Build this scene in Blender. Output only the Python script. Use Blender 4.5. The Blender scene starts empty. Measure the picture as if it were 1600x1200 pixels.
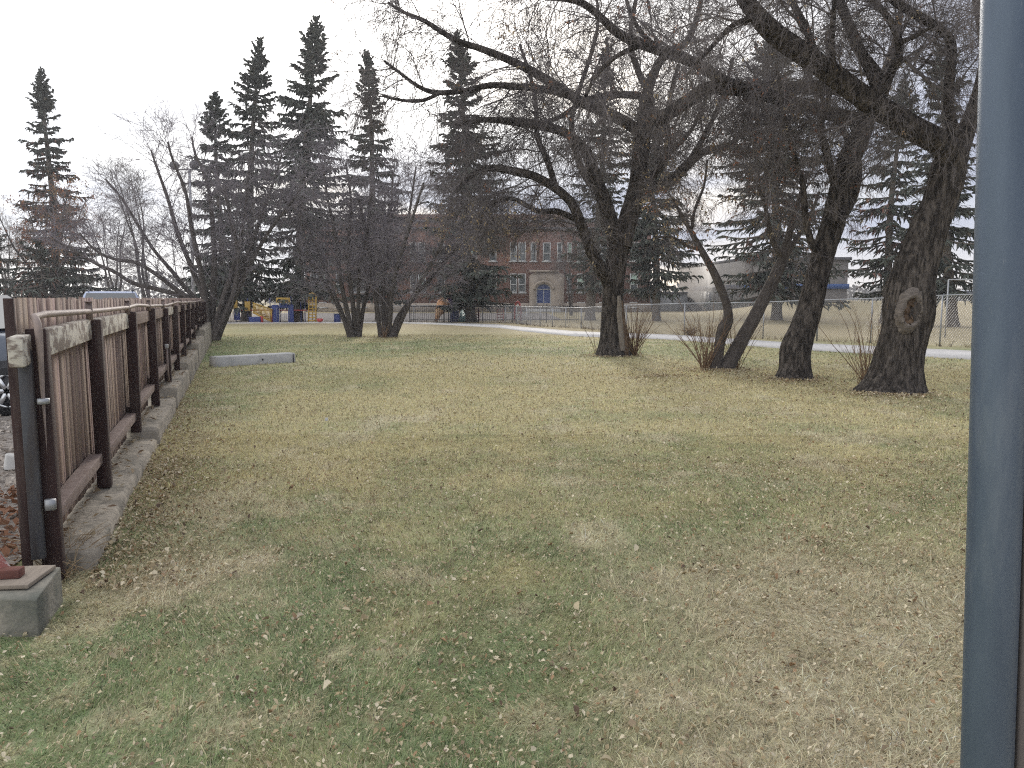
import bpy, math, random
import numpy as np
from mathutils import Vector, Matrix
R = math.radians
rng = np.random.default_rng(7)
random.seed(7)
S = bpy.context.scene
COL = S.collection
H = 1.7; F = 1200.0; PITCH = math.atan(134/1200.0)
cp, sp = math.cos(PITCH), math.sin(PITCH)

# ------------------------------------------------------------------ survey helpers: photo measurements -> metres
def U(px, py, Y):
    xc, yc = (px-800)/F, -(py-600)/F
    d = np.array([xc, cp+yc*sp, -sp+yc*cp])
    return np.array([0, 0, H]) + d*(Y/d[1])
def G(px, py, z=0.0):
    xc, yc = (px-800)/F, -(py-600)/F
    d = np.array([xc, cp+yc*sp, -sp+yc*cp])
    return np.array([0, 0, H]) + d*((z-H)/d[2])

# ------------------------------------------------------------------ value noise
def _hash(ix, iy, s):
    n = (ix.astype(np.int64)*374761393 + iy.astype(np.int64)*668265263 + s*982451653) & 0xffffffff
    n = ((n ^ (n >> 13))*1274126177) & 0xffffffff
    return ((n ^ (n >> 16)) & 0xffff)/65535.0
def noise(x, y, s=0):
    x = np.asarray(x, float); y = np.asarray(y, float)
    ix, iy = np.floor(x), np.floor(y); fx, fy = x-ix, y-iy
    fx = fx*fx*(3-2*fx); fy = fy*fy*(3-2*fy)
    a = _hash(ix, iy, s); b = _hash(ix+1, iy, s); c = _hash(ix, iy+1, s); d = _hash(ix+1, iy+1, s)
    return (a*(1-fx)+b*fx)*(1-fy) + (c*(1-fx)+d*fx)*fy
def fbm(x, y, s=0, o=4):
    t = 0; a = .5; tot = 0
    for i in range(o):
        t = t + a*noise(x*2**i, y*2**i, s+i*17); tot += a; a *= .55
    return t/tot
def sstep(a, b, x):
    t = np.clip((x-a)/(b-a), 0, 1); return t*t*(3-2*t)

# ------------------------------------------------------------------ mesh helpers
class MB:
    def __init__(s): s.v = []; s.f = []; s.n = 0; s.c = []
    def add(s, v, faces, col=None):
        v = np.asarray(v, float).reshape(-1, 3)
        if not isinstance(faces, (list, tuple)) or (len(faces) and not hasattr(faces[0], '__len__')): faces = [faces]
        if isinstance(faces, (list, tuple)) and len(faces) and not isinstance(faces[0], np.ndarray):
            by = {}
            for q in faces: by.setdefault(len(q), []).append(q)
            faces = [np.array(x) for x in by.values()]
        s.v.append(v)
        for q in faces: s.f.append(np.asarray(q) + s.n)
        s.n += len(v)
        if col is not None: s.c.append(np.asarray(col, float).reshape(-1, 3))
        return s
    def box(s, c, size, rz=0.0, rx=0.0, ry=0.0):
        hx, hy, hz = np.array(size)/2
        v = np.array([[a*hx, b*hy, d*hz] for a in (-1, 1) for b in (-1, 1) for d in (-1, 1)])
        m = np.array((Matrix.Rotation(rz, 3, 'Z') @ Matrix.Rotation(ry, 3, 'Y') @ Matrix.Rotation(rx, 3, 'X')))
        v = v @ m.T + np.array(c)
        return s.add(v, [(0, 1, 3, 2), (4, 6, 7, 5), (0, 4, 5, 1), (2, 3, 7, 6), (0, 2, 6, 4), (1, 5, 7, 3)])
    def beam(s, a, b, w, h, up=(0, 0, 1)):
        a = np.array(a, float); b = np.array(b, float)
        t = b-a; t /= np.linalg.norm(t); up = np.array(up, float)
        r = np.cross(t, up); r /= np.linalg.norm(r); u = np.cross(r, t)
        v = [p + r*x*w/2 + u*z*h/2 for p in (a, b) for x, z in ((-1, -1), (1, -1), (1, 1), (-1, 1))]
        return s.add(v, [(0, 1, 2, 3), (7, 6, 5, 4), (0, 4, 5, 1), (1, 5, 6, 2), (2, 6, 7, 3), (3, 7, 4, 0)])
    def tube(s, pts, rad, sides=10, caps=True):
        pts = np.asarray(pts, float); n = len(pts)
        rad = np.full(n, rad) if np.isscalar(rad) else np.asarray(rad, float)
        v, f = tubes(pts[None], rad[None], sides)
        s.add(v, [f])
        if caps:
            b = s.n - n*sides
            s.f.append(np.array([[b+i for i in range(sides)][::-1]])); s.f.append(np.array([[b+(n-1)*sides+i for i in range(sides)]]))
        return s
    def prism(s, poly, y0, y1):           # poly in (x,z), extruded along y
        n = len(poly)
        v = [(x, y0, z) for x, z in poly] + [(x, y1, z) for x, z in poly]
        return s.add(v, [tuple(range(n)), tuple(range(2*n-1, n-1, -1))] + [(i, i+n, (i+1) % n+n, (i+1) % n) for i in range(n)])
    def build(s, name, mat, parent=None, smooth=False, bevel=0, local=False):
        v = np.concatenate(s.v) if s.v else np.zeros((0, 3))
        me = bpy.data.meshes.new(name)
        me.vertices.add(len(v)); me.vertices.foreach_set('co', v.astype(np.float32).ravel())
        tot = np.concatenate([np.full(len(q), q.shape[1]) for q in s.f]); idx = np.concatenate([q.ravel() for q in s.f])
        me.loops.add(len(idx)); me.loops.foreach_set('vertex_index', idx.astype(np.int32))
        me.polygons.add(len(tot))
        me.polygons.foreach_set('loop_start', np.concatenate([[0], np.cumsum(tot)[:-1]]).astype(np.int32))
        me.polygons.foreach_set('loop_total', tot.astype(np.int32))
        if smooth: me.polygons.foreach_set('use_smooth', np.ones(len(tot), bool))
        me.update(calc_edges=True)
        if s.c:
            c = np.concatenate(s.c); a = me.color_attributes.new('Col', 'FLOAT_COLOR', 'POINT')
            a.data.foreach_set('color', np.concatenate([c, np.ones((len(c), 1))], 1).astype(np.float32).ravel())
        me.materials.append(mat) if mat else None
        o = bpy.data.objects.new(name, me); COL.objects.link(o)
        if parent is not None:
            o.parent = parent
            if parent.type == 'EMPTY' and not local: o.matrix_parent_inverse = Matrix.Translation(-parent.location)
        if bevel:
            m = o.modifiers.new('bevel', 'BEVEL'); m.width = bevel; m.segments = 2; m.limit_method = 'ANGLE'
        return o

def tubes(P, Rad, sides):
    """P (N,K,3) Rad (N,K) -> verts, quads"""
    N, K, _ = P.shape
    T = np.gradient(P, axis=1); T /= np.linalg.norm(T, axis=2, keepdims=True)+1e-12
    m = P[:, -1]-P[:, 0]; m /= np.linalg.norm(m, axis=1, keepdims=True)+1e-9
    ax = np.eye(3)[np.argmin(np.abs(m), axis=1)]
    u = ax[:, None, :] - (T*ax[:, None, :]).sum(2, keepdims=True)*T
    u /= np.linalg.norm(u, axis=2, keepdims=True)+1e-9
    w = np.cross(T, u)
    a = np.arange(sides)*2*math.pi/sides
    V = P[:, :, None, :] + Rad[:, :, None, None]*(u[:, :, None, :]*np.cos(a)[None, None, :, None] + w[:, :, None, :]*np.sin(a)[None, None, :, None])
    i = np.arange(N)[:, None, None]*K*sides + np.arange(K-1)[None, :, None]*sides
    j = np.arange(sides)[None, None, :]; j2 = (j+1) % sides
    q = np.stack([i+j, i+j2, i+sides+j2, i+sides+j], -1).reshape(-1, 4)
    return V.reshape(-1, 3), q

def tag(o, label, cat, group=None, kind=None):
    o['label'] = label
    if cat: o['category'] = cat
    if group: o['group'] = group
    if kind: o['kind'] = kind
    return o
def thing(name, label, cat, loc, group=None, rz=0):
    o = bpy.data.objects.new(name, None); COL.objects.link(o)
    o.location = Vector([float(q) for q in loc]); o.rotation_euler = (0, 0, rz)
    o.empty_display_size = .2
    return tag(o, label, cat, group)
def struct(o, label=None):
    o['kind'] = 'structure'
    if label: o['label'] = label
    return o

# ------------------------------------------------------------------ materials
def mat(name, col, rough=.8, col2=None, scale=6, metal=0, bump=0, bscale=40, stretch=(1, 1, 1), col3=None, scale3=1.5, spec=.3, lo=.35, hi=.65, dist=.01, attr=False, trans=0, speck=None):
    m = bpy.data.materials.new(name); m.use_nodes = True
    nt = m.node_tree; nd = nt.nodes; lk = nt.links
    b = nd['Principled BSDF']
    b.inputs['Roughness'].default_value = rough; b.inputs['Metallic'].default_value = metal
    b.inputs['Specular IOR Level'].default_value = spec
    b.inputs['Base Color'].default_value = (*col, 1)
    tc = nd.new('ShaderNodeTexCoord'); mp = nd.new('ShaderNodeMapping'); mp.inputs['Scale'].default_value = stretch
    lk.new(tc.outputs['Object'], mp.inputs['Vector'])
    out = None
    if attr:
        at = nd.new('ShaderNodeAttribute'); at.attribute_name = 'Col'; out = at.outputs['Color']
    def mix(prev, c2, sc, lo, hi, det=6):
        n = nd.new('ShaderNodeTexNoise'); n.inputs['Scale'].default_value = sc; n.inputs['Detail'].default_value = det; n.inputs['Roughness'].default_value = .65
        lk.new(mp.outputs[0], n.inputs['Vector'])
        r = nd.new('ShaderNodeMapRange'); r.inputs['From Min'].default_value = lo; r.inputs['From Max'].default_value = hi
        lk.new(n.outputs['Fac'], r.inputs['Value'])
        x = nd.new('ShaderNodeMix'); x.data_type = 'RGBA'
        lk.new(r.outputs[0], x.inputs['Factor'])
        if prev is None: x.inputs['A'].default_value = (*col, 1)
        else: lk.new(prev, x.inputs['A'])
        x.inputs['B'].default_value = (*c2, 1)
        return x.outputs['Result']
    if col2: out = mix(out, col2, scale, lo, hi)
    if col3: out = mix(out, col3, scale3, .5, .68)
    if speck: out = mix(out, speck, 30, .70, .78, 3)
    if out is not None: lk.new(out, b.inputs['Base Color'])
    if bump:
        n = nd.new('ShaderNodeTexNoise'); n.inputs['Scale'].default_value = bscale; n.inputs['Detail'].default_value = 6
        lk.new(mp.outputs[0], n.inputs['Vector'])
        bp = nd.new('ShaderNodeBump'); bp.inputs['Strength'].default_value = bump; bp.inputs['Distance'].default_value = dist
        lk.new(n.outputs['Fac'], bp.inputs['Height']); lk.new(bp.outputs[0], b.inputs['Normal'])
    if trans:
        t = nd.new('ShaderNodeBsdfTranslucent'); ms = nd.new('ShaderNodeMixShader'); ms.inputs[0].default_value = trans
        if out is not None: lk.new(out, t.inputs['Color'])
        else: t.inputs['Color'].default_value = (*col, 1)
        lk.new(b.outputs[0], ms.inputs[1]); lk.new(t.outputs[0], ms.inputs[2])
        lk.new(ms.outputs[0], nd['Material Output'].inputs['Surface'])
    return m
def glass_mat(name, col, rough=.06):
    return mat(name, col, rough, spec=.8)

M = {}
M['grass'] = mat('grass_blades', (.2, .2, .1), .75, attr=True, trans=.4, spec=.12)
M['leaf'] = mat('dead_leaves', (.3, .2, .1), .75, attr=True, trans=.2, spec=.2)
M['ground'] = mat('lawn_soil', (.2, .18, .1), .95, attr=True, col2=(.17, .13, .075), scale=9, lo=.45, hi=.8, bump=.6, bscale=60, dist=.02, spec=.1)
M['path'] = mat('path_concrete', (.52, .50, .485), .9, (.44, .425, .41), 1.5, bump=.1, bscale=80)
M['lot'] = mat('lot_gravel', (.18, .155, .14), .95, (.34, .31, .28), 14, bump=.8, bscale=50, dist=.03, col3=(.13, .1, .08), scale3=2.5)
M['bark'] = mat('bark_dark', (.042, .036, .032), .95, (.125, .107, .094), 2.6, bump=1, bscale=3.2, stretch=(5, 5, 1.0), col3=(.017, .015, .014), scale3=3.2, dist=.16, spec=.1, lo=.43, hi=.6)
M['bark_grey'] = mat('bark_grey', (.06, .051, .046), .95, (.115, .1, .092), 4, bump=.6, bscale=12, stretch=(4, 4, 1), dist=.02, spec=.15)
M['twig'] = mat('twig_bark', (.095, .083, .082), .9, (.2, .178, .175), 2.0, spec=.2)
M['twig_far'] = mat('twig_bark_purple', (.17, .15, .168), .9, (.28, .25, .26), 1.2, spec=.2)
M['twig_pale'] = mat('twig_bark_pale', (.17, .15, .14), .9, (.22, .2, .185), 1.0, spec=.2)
M['shoot'] = mat('shoot_bark', (.15, .092, .06), .8, (.25, .17, .105), 3, spec=.2)
M['needle'] = mat('needles', (.05, .06, .045), .7, attr=True, spec=.2)
M['spruce_bark'] = mat('bark_spruce', (.12, .10, .085), .95, (.17, .15, .13), 8, bump=.6, bscale=14, stretch=(3, 3, 1), dist=.02, spec=.1)
M['plank'] = mat('plank_brown', (.2, .128, .105), .85, attr=True, col2=(.2, .15, .13), scale=5, stretch=(6, 6, .35), bump=.35, bscale=25, dist=.006, lo=.45, hi=.85)
M['post'] = mat('post_stain', (.055, .030, .028), .75, (.036, .022, .021), 4, stretch=(5, 5, .5), bump=.3, bscale=20, dist=.005, col3=(.1, .075, .065), scale3=2.2)
M['weathered'] = mat('rail_weathered', (.26, .2, .175), .9, (.17, .12, .1), 5, stretch=(2, 2, 6), bump=.4, bscale=25, dist=.006)
M['flaking'] = mat('rail_flaking_paint', (.56, .52, .45), .85, (.21, .17, .145), 4.5, stretch=(1, 1.4, 2.2), bump=.5, bscale=18, dist=.008, lo=.46, hi=.54)
M['pipe'] = mat('pipe_paint', (.3, .235, .205), .65, (.2, .155, .14), 8, spec=.4)
M['steelgrey'] = mat('steel_weathered', (.085, .09, .102), .6, (.06, .05, .048), 4, stretch=(3, 3, .5), metal=.3)
M['concrete'] = mat('concrete_old', (.36, .315, .25), .95, (.23, .2, .16), 4, bump=.9, bscale=22, dist=.02, col3=(.12, .11, .09), scale3=2.4)
M['concrete_dark'] = mat('concrete_mossy', (.31, .28, .23), .95, (.13, .13, .11), 2.6, bump=.6, bscale=35, dist=.012, col3=(.12, .125, .105), scale3=3.5)
M['concrete_pale'] = mat('concrete_pale', (.47, .46, .445), .9, (.37, .365, .35), 4, bump=.25, bscale=40, dist=.006)
M['galv'] = mat('galvanised', (.094, .122, .166), .42, (.062, .084, .118), 2.6, metal=.4, speck=(.16, .18, .21), bump=.12, bscale=70, dist=.002, stretch=(3, 3, .6), spec=.5, col3=(.15, .175, .21), scale3=3)
M['galv_fence'] = mat('galvanised_fence', (.36, .37, .385), .5, (.29, .29, .3), 3, metal=.4)
M['wire'] = mat('fence_wire', (.33, .33, .345), .5, metal=.4)
M['gate'] = mat('gate_dark', (.14, .125, .12), .7, (.1, .085, .08), 3, stretch=(4, 4, .5))
M['black'] = mat('black_iron', (.02, .02, .024), .5)
M['rubber'] = mat('rubber_black', (.018, .018, .02), .85, bump=.2, bscale=60)
M['brick'] = None
M['stone'] = mat('entrance_stone', (.31, .26, .21), .9, (.24, .2, .165), 1.2)
M['white'] = mat('white_paint', (.42, .42, .41), .6, (.34, .34, .33), 2)
M['pane'] = glass_mat('window_glass', (.05, .06, .065))
M['blind'] = mat('green_blind', (.33, .43, .36), .7)
M['bluedoor'] = mat('door_blue', (.035, .06, .17), .5, (.03, .05, .14), 2)
M['cladding'] = mat('gym_cladding', (.2, .182, .165), .7, (.175, .16, .15), .3, stretch=(3, 3, .1))
M['gymtrim'] = mat('gym_blue_trim', (.06, .11, .27), .6)
M['gympale'] = mat('gym_pale_wall', (.29, .295, .31), .7, (.26, .265, .28), .4)
M['roofdark'] = mat('roof_dark', (.10, .10, .115), .8)
M['yellow'] = mat('play_yellow', (.45, .28, .05), .5, (.38, .24, .045), 2)
M['blue'] = mat('play_blue', (.04, .06, .2), .5, (.03, .045, .16), 2)
M['red'] = mat('play_red', (.42, .055, .05), .5, (.35, .05, .05), 2)
M['teal'] = mat('play_teal', (.17, .38, .36), .45, (.14, .33, .32), 2)
M['orange'] = mat('play_orange', (.72, .36, .2), .55, (.66, .42, .22), 1.5)
M['purple'] = mat('play_purple', (.12, .07, .24), .5)
M['cream'] = mat('play_cream', (.62, .55, .44), .6)
M['carpaint'] = mat('paint_slate', (.075, .09, .12), .25, metal=.3, spec=.6)
M['carpaint_pale'] = mat('paint_silver_blue', (.22, .27, .42), .3, metal=.2, spec=.6)
M['carpaint_white'] = mat('paint_white', (.6, .61, .63), .3, spec=.6)
M['carglass'] = glass_mat('car_glass', (.02, .025, .035), .03)
M['rim'] = mat('alloy_rim', (.55, .56, .58), .3, metal=.7)
M['lampglass'] = mat('headlight_lens', (.7, .72, .74), .1, spec=.8)
M['redwhite'] = mat('red_paint_worn', (.32, .12, .10), .8, (.6, .52, .48), 14, lo=.52, hi=.6)
M['plywood'] = mat('plywood_grey', (.30, .25, .2), .9, (.23, .19, .155), 6, stretch=(6, 1, 1))
M['brickred'] = mat('brick_red_dark', (.16, .065, .05), .9, (.1, .05, .045), 9)
M['scar_lip'] = mat('scar_lip_wood', (.19, .162, .14), .9, (.09, .076, .066), 9, bump=.8, bscale=20, stretch=(1, 1, 3), dist=.02)
M['scar_core'] = mat('scar_core_wood', (.17, .115, .075), .95, (.05, .034, .025), 6, bump=1, bscale=16, dist=.03)
M['peel'] = mat('peeling_bark', (.26, .235, .2), .9, (.15, .12, .1), 6, stretch=(6, 6, .8))
M['mixwood'] = mat('treeline_grey', (.15, .15, .16), .95, attr=True)
M['lamp'] = mat('lamp_metal', (.13, .13, .14), .6, metal=.3)
M['lamppole'] = mat('lamp_pole_grey', (.40, .40, .42), .6, metal=.2)

def brick_mat():
    m = bpy.data.materials.new('brick_wall'); m.use_nodes = True; nt = m.node_tree; nd = nt.nodes; lk = nt.links
    b = nd['Principled BSDF']; b.inputs['Roughness'].default_value = .9
    tc = nd.new('ShaderNodeTexCoord'); mp = nd.new('ShaderNodeMapping'); mp.inputs['Rotation'].default_value = (R(90), 0, 0)
    lk.new(tc.outputs['Object'], mp.inputs['Vector'])
    bt = nd.new('ShaderNodeTexBrick'); bt.inputs['Scale'].default_value = 1.0
    bt.inputs['Brick Width'].default_value = .24; bt.inputs['Row Height'].default_value = .08; bt.inputs['Mortar Size'].default_value = .012
    bt.inputs['Color1'].default_value = (.17, .058, .033, 1); bt.inputs['Color2'].default_value = (.12, .046, .029, 1); bt.inputs['Mortar'].default_value = (.16, .11, .09, 1)
    lk.new(mp.outputs[0], bt.inputs['Vector'])
    n = nd.new('ShaderNodeTexNoise'); n.inputs['Scale'].default_value = .5; n.inputs['Detail'].default_value = 5; lk.new(tc.outputs['Object'], n.inputs['Vector'])
    x = nd.new('ShaderNodeMix'); x.data_type = 'RGBA'; x.blend_type = 'MULTIPLY'; x.inputs['Factor'].default_value = .6
    r = nd.new('ShaderNodeMapRange'); r.inputs['To Min'].default_value = .6; r.inputs['To Max'].default_value = 1.25; lk.new(n.outputs['Fac'], r.inputs['Value'])
    lk.new(bt.outputs['Color'], x.inputs['A']); lk.new(r.outputs[0], x.inputs['B']); lk.new(x.outputs['Result'], b.inputs['Base Color'])
    return m
M['brick'] = brick_mat()

# ------------------------------------------------------------------ camera, sun, sky
cam = bpy.data.cameras.new('camera'); co = bpy.data.objects.new('camera', cam); COL.objects.link(co)
cam.sensor_width = 36; cam.lens = 36*F/1600; cam.clip_end = 3000; cam.clip_start = .05
co.location = (0, 0, H); co.rotation_euler = (R(90)-PITCH, 0, 0); S.camera = co
SUN_E, SUN_A = R(16), R(-2)
sun = bpy.data.lights.new('sun', 'SUN'); so = bpy.data.objects.new('sun', sun); COL.objects.link(so)
sun.energy = 1.5; sun.angle = R(10); sun.color = (1, .93, .84); so.rotation_euler = (-(math.pi/2-SUN_E), 0, -SUN_A)
W = bpy.data.worlds.new('World'); S.world = W; W.use_nodes = True
nt = W.node_tree; nd = nt.nodes; lk = nt.links; nd.clear()
wo = nd.new('ShaderNodeOutputWorld'); b1 = nd.new('ShaderNodeBackground'); b2 = nd.new('ShaderNodeBackground'); mx = nd.new('ShaderNodeMixShader')
sk = nd.new('ShaderNodeTexSky'); sk.sky_type = 'NISHITA'; sk.sun_disc = False; sk.sun_elevation = SUN_E; sk.sun_rotation = SUN_A
lk.new(sk.outputs[0], b1.inputs[0]); b1.inputs[1].default_value = .1
tc = nd.new('ShaderNodeTexCoord'); mp = nd.new('ShaderNodeMapping'); mp.inputs['Scale'].default_value = (1, 1, 3.2)
lk.new(tc.outputs['Generated'], mp.inputs[0])
nz = nd.new('ShaderNodeTexNoise'); nz.inputs['Scale'].default_value = 2.3; nz.inputs['Detail'].default_value = 8; nz.inputs['Roughness'].default_value = .55
lk.new(mp.outputs[0], nz.inputs['Vector'])
def math_node(op, a, b=None):
    n = nd.new('ShaderNodeMath'); n.operation = op
    for i, q in enumerate((a, b)):
        if q is None: continue
        if isinstance(q, (int, float)): n.inputs[i].default_value = q
        else: lk.new(q, n.inputs[i])
    return n.outputs[0]
sx = nd.new('ShaderNodeSeparateXYZ'); lk.new(tc.outputs['Generated'], sx.inputs[0])
dt = nd.new('ShaderNodeVectorMath'); dt.operation = 'DOT_PRODUCT'; lk.new(tc.outputs['Generated'], dt.inputs[0])
dt.inputs[1].default_value = (math.sin(SUN_A)*math.cos(SUN_E), math.cos(SUN_A)*math.cos(SUN_E), math.sin(SUN_E))
gl = nd.new('ShaderNodeMapRange'); gl.inputs['From Min'].default_value = .80; gl.inputs['From Max'].default_value = 1.0; lk.new(dt.outputs['Value'], gl.inputs['Value'])
gz = nd.new('ShaderNodeMapRange'); gz.interpolation_type = 'SMOOTHSTEP'; gz.inputs['From Min'].default_value = .10; gz.inputs['From Max'].default_value = .30; lk.new(sx.outputs[2], gz.inputs['Value'])
glow = math_node('MULTIPLY', math_node('POWER', gl.outputs[0], 2.2), gz.outputs[0])
# cloud brightness: brighter towards the left and up, grey low banks towards the right
fac = math_node('ADD', math_node('MULTIPLY', math_node('SUBTRACT', nz.outputs['Fac'], .5), 3.9),
                math_node('ADD', math_node('MULTIPLY', sx.outputs[0], -1.05), math_node('ADD', math_node('MULTIPLY', sx.outputs[2], .9), .06)))
cr = nd.new('ShaderNodeMix'); cr.data_type = 'RGBA'; cr.clamp_factor = True
lk.new(fac, cr.inputs['Factor']); cr.inputs['A'].default_value = (.235, .26, .335, 1); cr.inputs['B'].default_value = (.86, .87, .885, 1)
ga = nd.new('ShaderNodeMix'); ga.data_type = 'RGBA'; ga.blend_type = 'ADD'; ga.clamp_factor = False
lk.new(glow, ga.inputs['Factor']); lk.new(cr.outputs['Result'], ga.inputs['A']); ga.inputs['B'].default_value = (.9, .84, .74, 1)
hzr = nd.new('ShaderNodeMapRange'); hzr.inputs['From Min'].default_value = .0; hzr.inputs['From Max'].default_value = .075; hzr.inputs['To Min'].default_value = 1; hzr.inputs['To Max'].default_value = 0; lk.new(sx.outputs[2], hzr.inputs['Value'])
gh = nd.new('ShaderNodeMix'); gh.data_type = 'RGBA'; gh.blend_type = 'ADD'; lk.new(hzr.outputs[0], gh.inputs['Factor']); lk.new(ga.outputs['Result'], gh.inputs['A']); gh.inputs['B'].default_value = (.22, .17, .06, 1)
lk.new(gh.outputs['Result'], b2.inputs[0]); b2.inputs[1].default_value = 1.0
nz2 = nd.new('ShaderNodeTexNoise'); nz2.inputs['Scale'].default_value = 3.1; nz2.inputs['Detail'].default_value = 6; lk.new(mp.outputs[0], nz2.inputs['Vector'])
cov = nd.new('ShaderNodeMapRange'); cov.inputs['From Min'].default_value = .3; cov.inputs['From Max'].default_value = .5; cov.inputs['To Min'].default_value = .7; cov.inputs['To Max'].default_value = 1; lk.new(nz2.outputs['Fac'], cov.inputs['Value'])
lk.new(cov.outputs[0], mx.inputs[0]); lk.new(b1.outputs[0], mx.inputs[1]); lk.new(b2.outputs[0], mx.inputs[2]); lk.new(mx.outputs[0], wo.inputs[0])
S.view_settings.view_transform = 'Standard'; S.view_settings.look = 'None'; S.view_settings.exposure = 1.1; S.cycles.sample_clamp_indirect = 2; S.cycles.sample_clamp_direct = 2.5; S.view_settings.gamma = 1
S.render.engine = 'CYCLES'; S.cycles.max_bounces = 4; S.cycles.diffuse_bounces = 3; S.cycles.use_denoising = False; S.cycles.filter_width = 1.15

# ------------------------------------------------------------------ lawn layout
FX = lambda y: -2.75-.36*(y-4.46)                 # fence line
PATH_LO = [(1700, 571), (1540, 563.3), (1380, 554.3), (1230, 545.6), (1050, 531), (900, 526.2), (850, 521), (820, 518), (780, 512.4), (700, 507.8), (625, 505), (500, 505), (350, 505.5), (250, 506)]
PATH_UP = [(1700, 560), (1540, 550.5), (1380, 542.5), (1230, 536), (1050, 523.5), (900, 518.5), (850, 514), (820, 511.8), (780, 507.5), (700, 504.6), (625, 503.6), (500, 503.8), (350, 504.2), (250, 504.6)]
def mound(x, y):
    return 1.35*sstep(50, 78, y)*sstep(13, 22, x*60/np.maximum(y, 1))*(1-.3*sstep(110, 180, y))
def ground_z(x, y):
    return mound(x, y) + (.04*(fbm(x*.6, y*.6, 3)-.5)+.02*(fbm(x*2.4, y*2.4, 4)-.5))*(1-sstep(20, 45, y))
lo_w = np.array([G(*p)[:2] for p in PATH_LO])
def lawn_col(x, y, jitter=0):
    """grass colour of the turf: green tufts, straw, grey dead patches"""
    n1 = fbm(x*.55+3, y*.40, 11); n2 = fbm(x*1.6, y*1.3, 23); n3 = fbm(x*.25, y*.2, 31)
    xr = x/np.maximum(y, 1); n4 = fbm(x*4.2, y*3.4, 61); n5 = fbm(x*.9+7, y*.7, 67)
    near = 1-sstep(4.5, 9.5, y + 1.2*(n3-.5)*4)
    g = .16 + .55*near + 1.5*(n1-.5) + .9*(n2-.5) + (.9*(n4-.5)+1.1*(n5-.5))*(1-sstep(12, 24, y))
    g = g + .42*np.exp(-((y-27)/6)**2) - .25*np.exp(-((y-17)/6)**2)*(xr > -.3) + .30*np.exp(-((xr+.42)/.09)**2)*sstep(6, 14, y) - .35*np.exp(-((y-42)/6)**2)
    dead = .85*sstep(.08, .5, xr + .35*(n1-.5)*2)*(1-sstep(4.0, 5.8, y+1.5*(n2-.5))) + .6*np.exp(-((xr+.42)/.1)**2-((y-4.8)/.7)**2) + .6*sstep(.6, .74, n2) + .45*sstep(.6, .72, n4)*near
    dead = np.clip(dead, 0, 1)
    g = np.clip(g, 0, 1)*(1-.8*dead)
    field = sstep(30, 45, y + x*.55)
    cg = np.array([.235, .29, .148]); cs = np.array([.51, .455, .255]); cd = np.array([.63, .56, .415]); cf = np.array([.42, .345, .22])
    c = cs[None]*(1-g[:, None]) + cg[None]*g[:, None]
    c = c*(1-dead[:, None]*.8) + cd[None]*dead[:, None]*.8
    c = c*(1-field[:, None]*.8) + cf[None]*field[:, None]*.8
    return c, g, dead

# ground sheet: fine near the camera, coarse far out
ys = np.concatenate([np.arange(-8, 2, 2.0), np.arange(2, 14, .14), np.arange(14, 60, .6), np.arange(60, 200, 4), [220, 260, 320, 420, 600, 900, 1400]])
us = np.concatenate([[-40, -12, -5, -3, -2, -1.5], np.arange(-1.2, 1.2, .018), [1.2, 1.5, 2, 3, 5, 12, 40]])
yy = np.repeat(ys, len(us)); uu = np.tile(us, len(ys)); xx = uu*np.maximum(yy, 3.0)
zz = ground_z(xx, yy)
c, _, _ = lawn_col(xx, yy)
ii = (np.arange(len(ys)-1)[:, None]*len(us) + np.arange(len(us)-1)[None]).ravel()
gb = MB().add(np.stack([xx, yy, zz], 1), [np.stack([ii, ii+1, ii+1+len(us), ii+len(us)], 1)], col=c*.82)
struct(gb.build('ground', M['ground'], smooth=True), 'lawn and field of faded autumn grass')

# footpath: closed slab with a small step
def ribbon(name, A, B, z, th, m, n=90):
    a = np.array([G(*p)[:2] for p in A]); b = np.array([G(*p)[:2] for p in B])
    t = np.linspace(0, len(a)-1, n); k = np.arange(len(a))
    a = np.stack([np.interp(t, k, a[:, i]) for i in (0, 1)], 1); b = np.stack([np.interp(t, k, b[:, i]) for i in (0, 1)], 1)
    v = np.concatenate([np.c_[a, np.full(n, z)], np.c_[b, np.full(n, z)], np.c_[a, np.full(n, z-th)], np.c_[b, np.full(n, z-th)]])
    i = np.arange(n-1)
    f = [np.stack([i, i+1, i+1+n, i+n], 1), np.stack([i, i+2*n, i+2*n+1, i+1], 1), np.stack([i+n, i+n+1, i+3*n+1, i+3*n], 1)]
    return MB().add(v, f).build(name, m)
struct(ribbon('path', PATH_LO, PATH_UP, .03, .06, M['path']), 'pale concrete footpath curving across the grass')

# gravel lot beyond the board fence
lot = []
for y in np.linspace(3.9, 60, 40):
    lot.append((FX(y)-.22 if y > 4.3 else FX(4.3)-.3, y))
n = len(lot); v = [(x, y, .02) for x, y in lot] + [(-70, y, .02) for x, y in lot]
struct(MB().add(v, [(i, i+1, i+1+n, i+n) for i in range(n-1)]).build('parking_lot', M['lot']), 'gravel parking lot beyond the brown fence')
playsurf = [G(250, 503.9), G(640, 503.2), (4.0, 62, 0), (4, 88, 0), (-60, 88, 0), (-60, 54, 0)]
struct(MB().add([(p[0], p[1], .012) for p in playsurf], [tuple(range(6))]).build('schoolyard', M['lot']), 'bare schoolyard ground around the playground')

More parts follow.
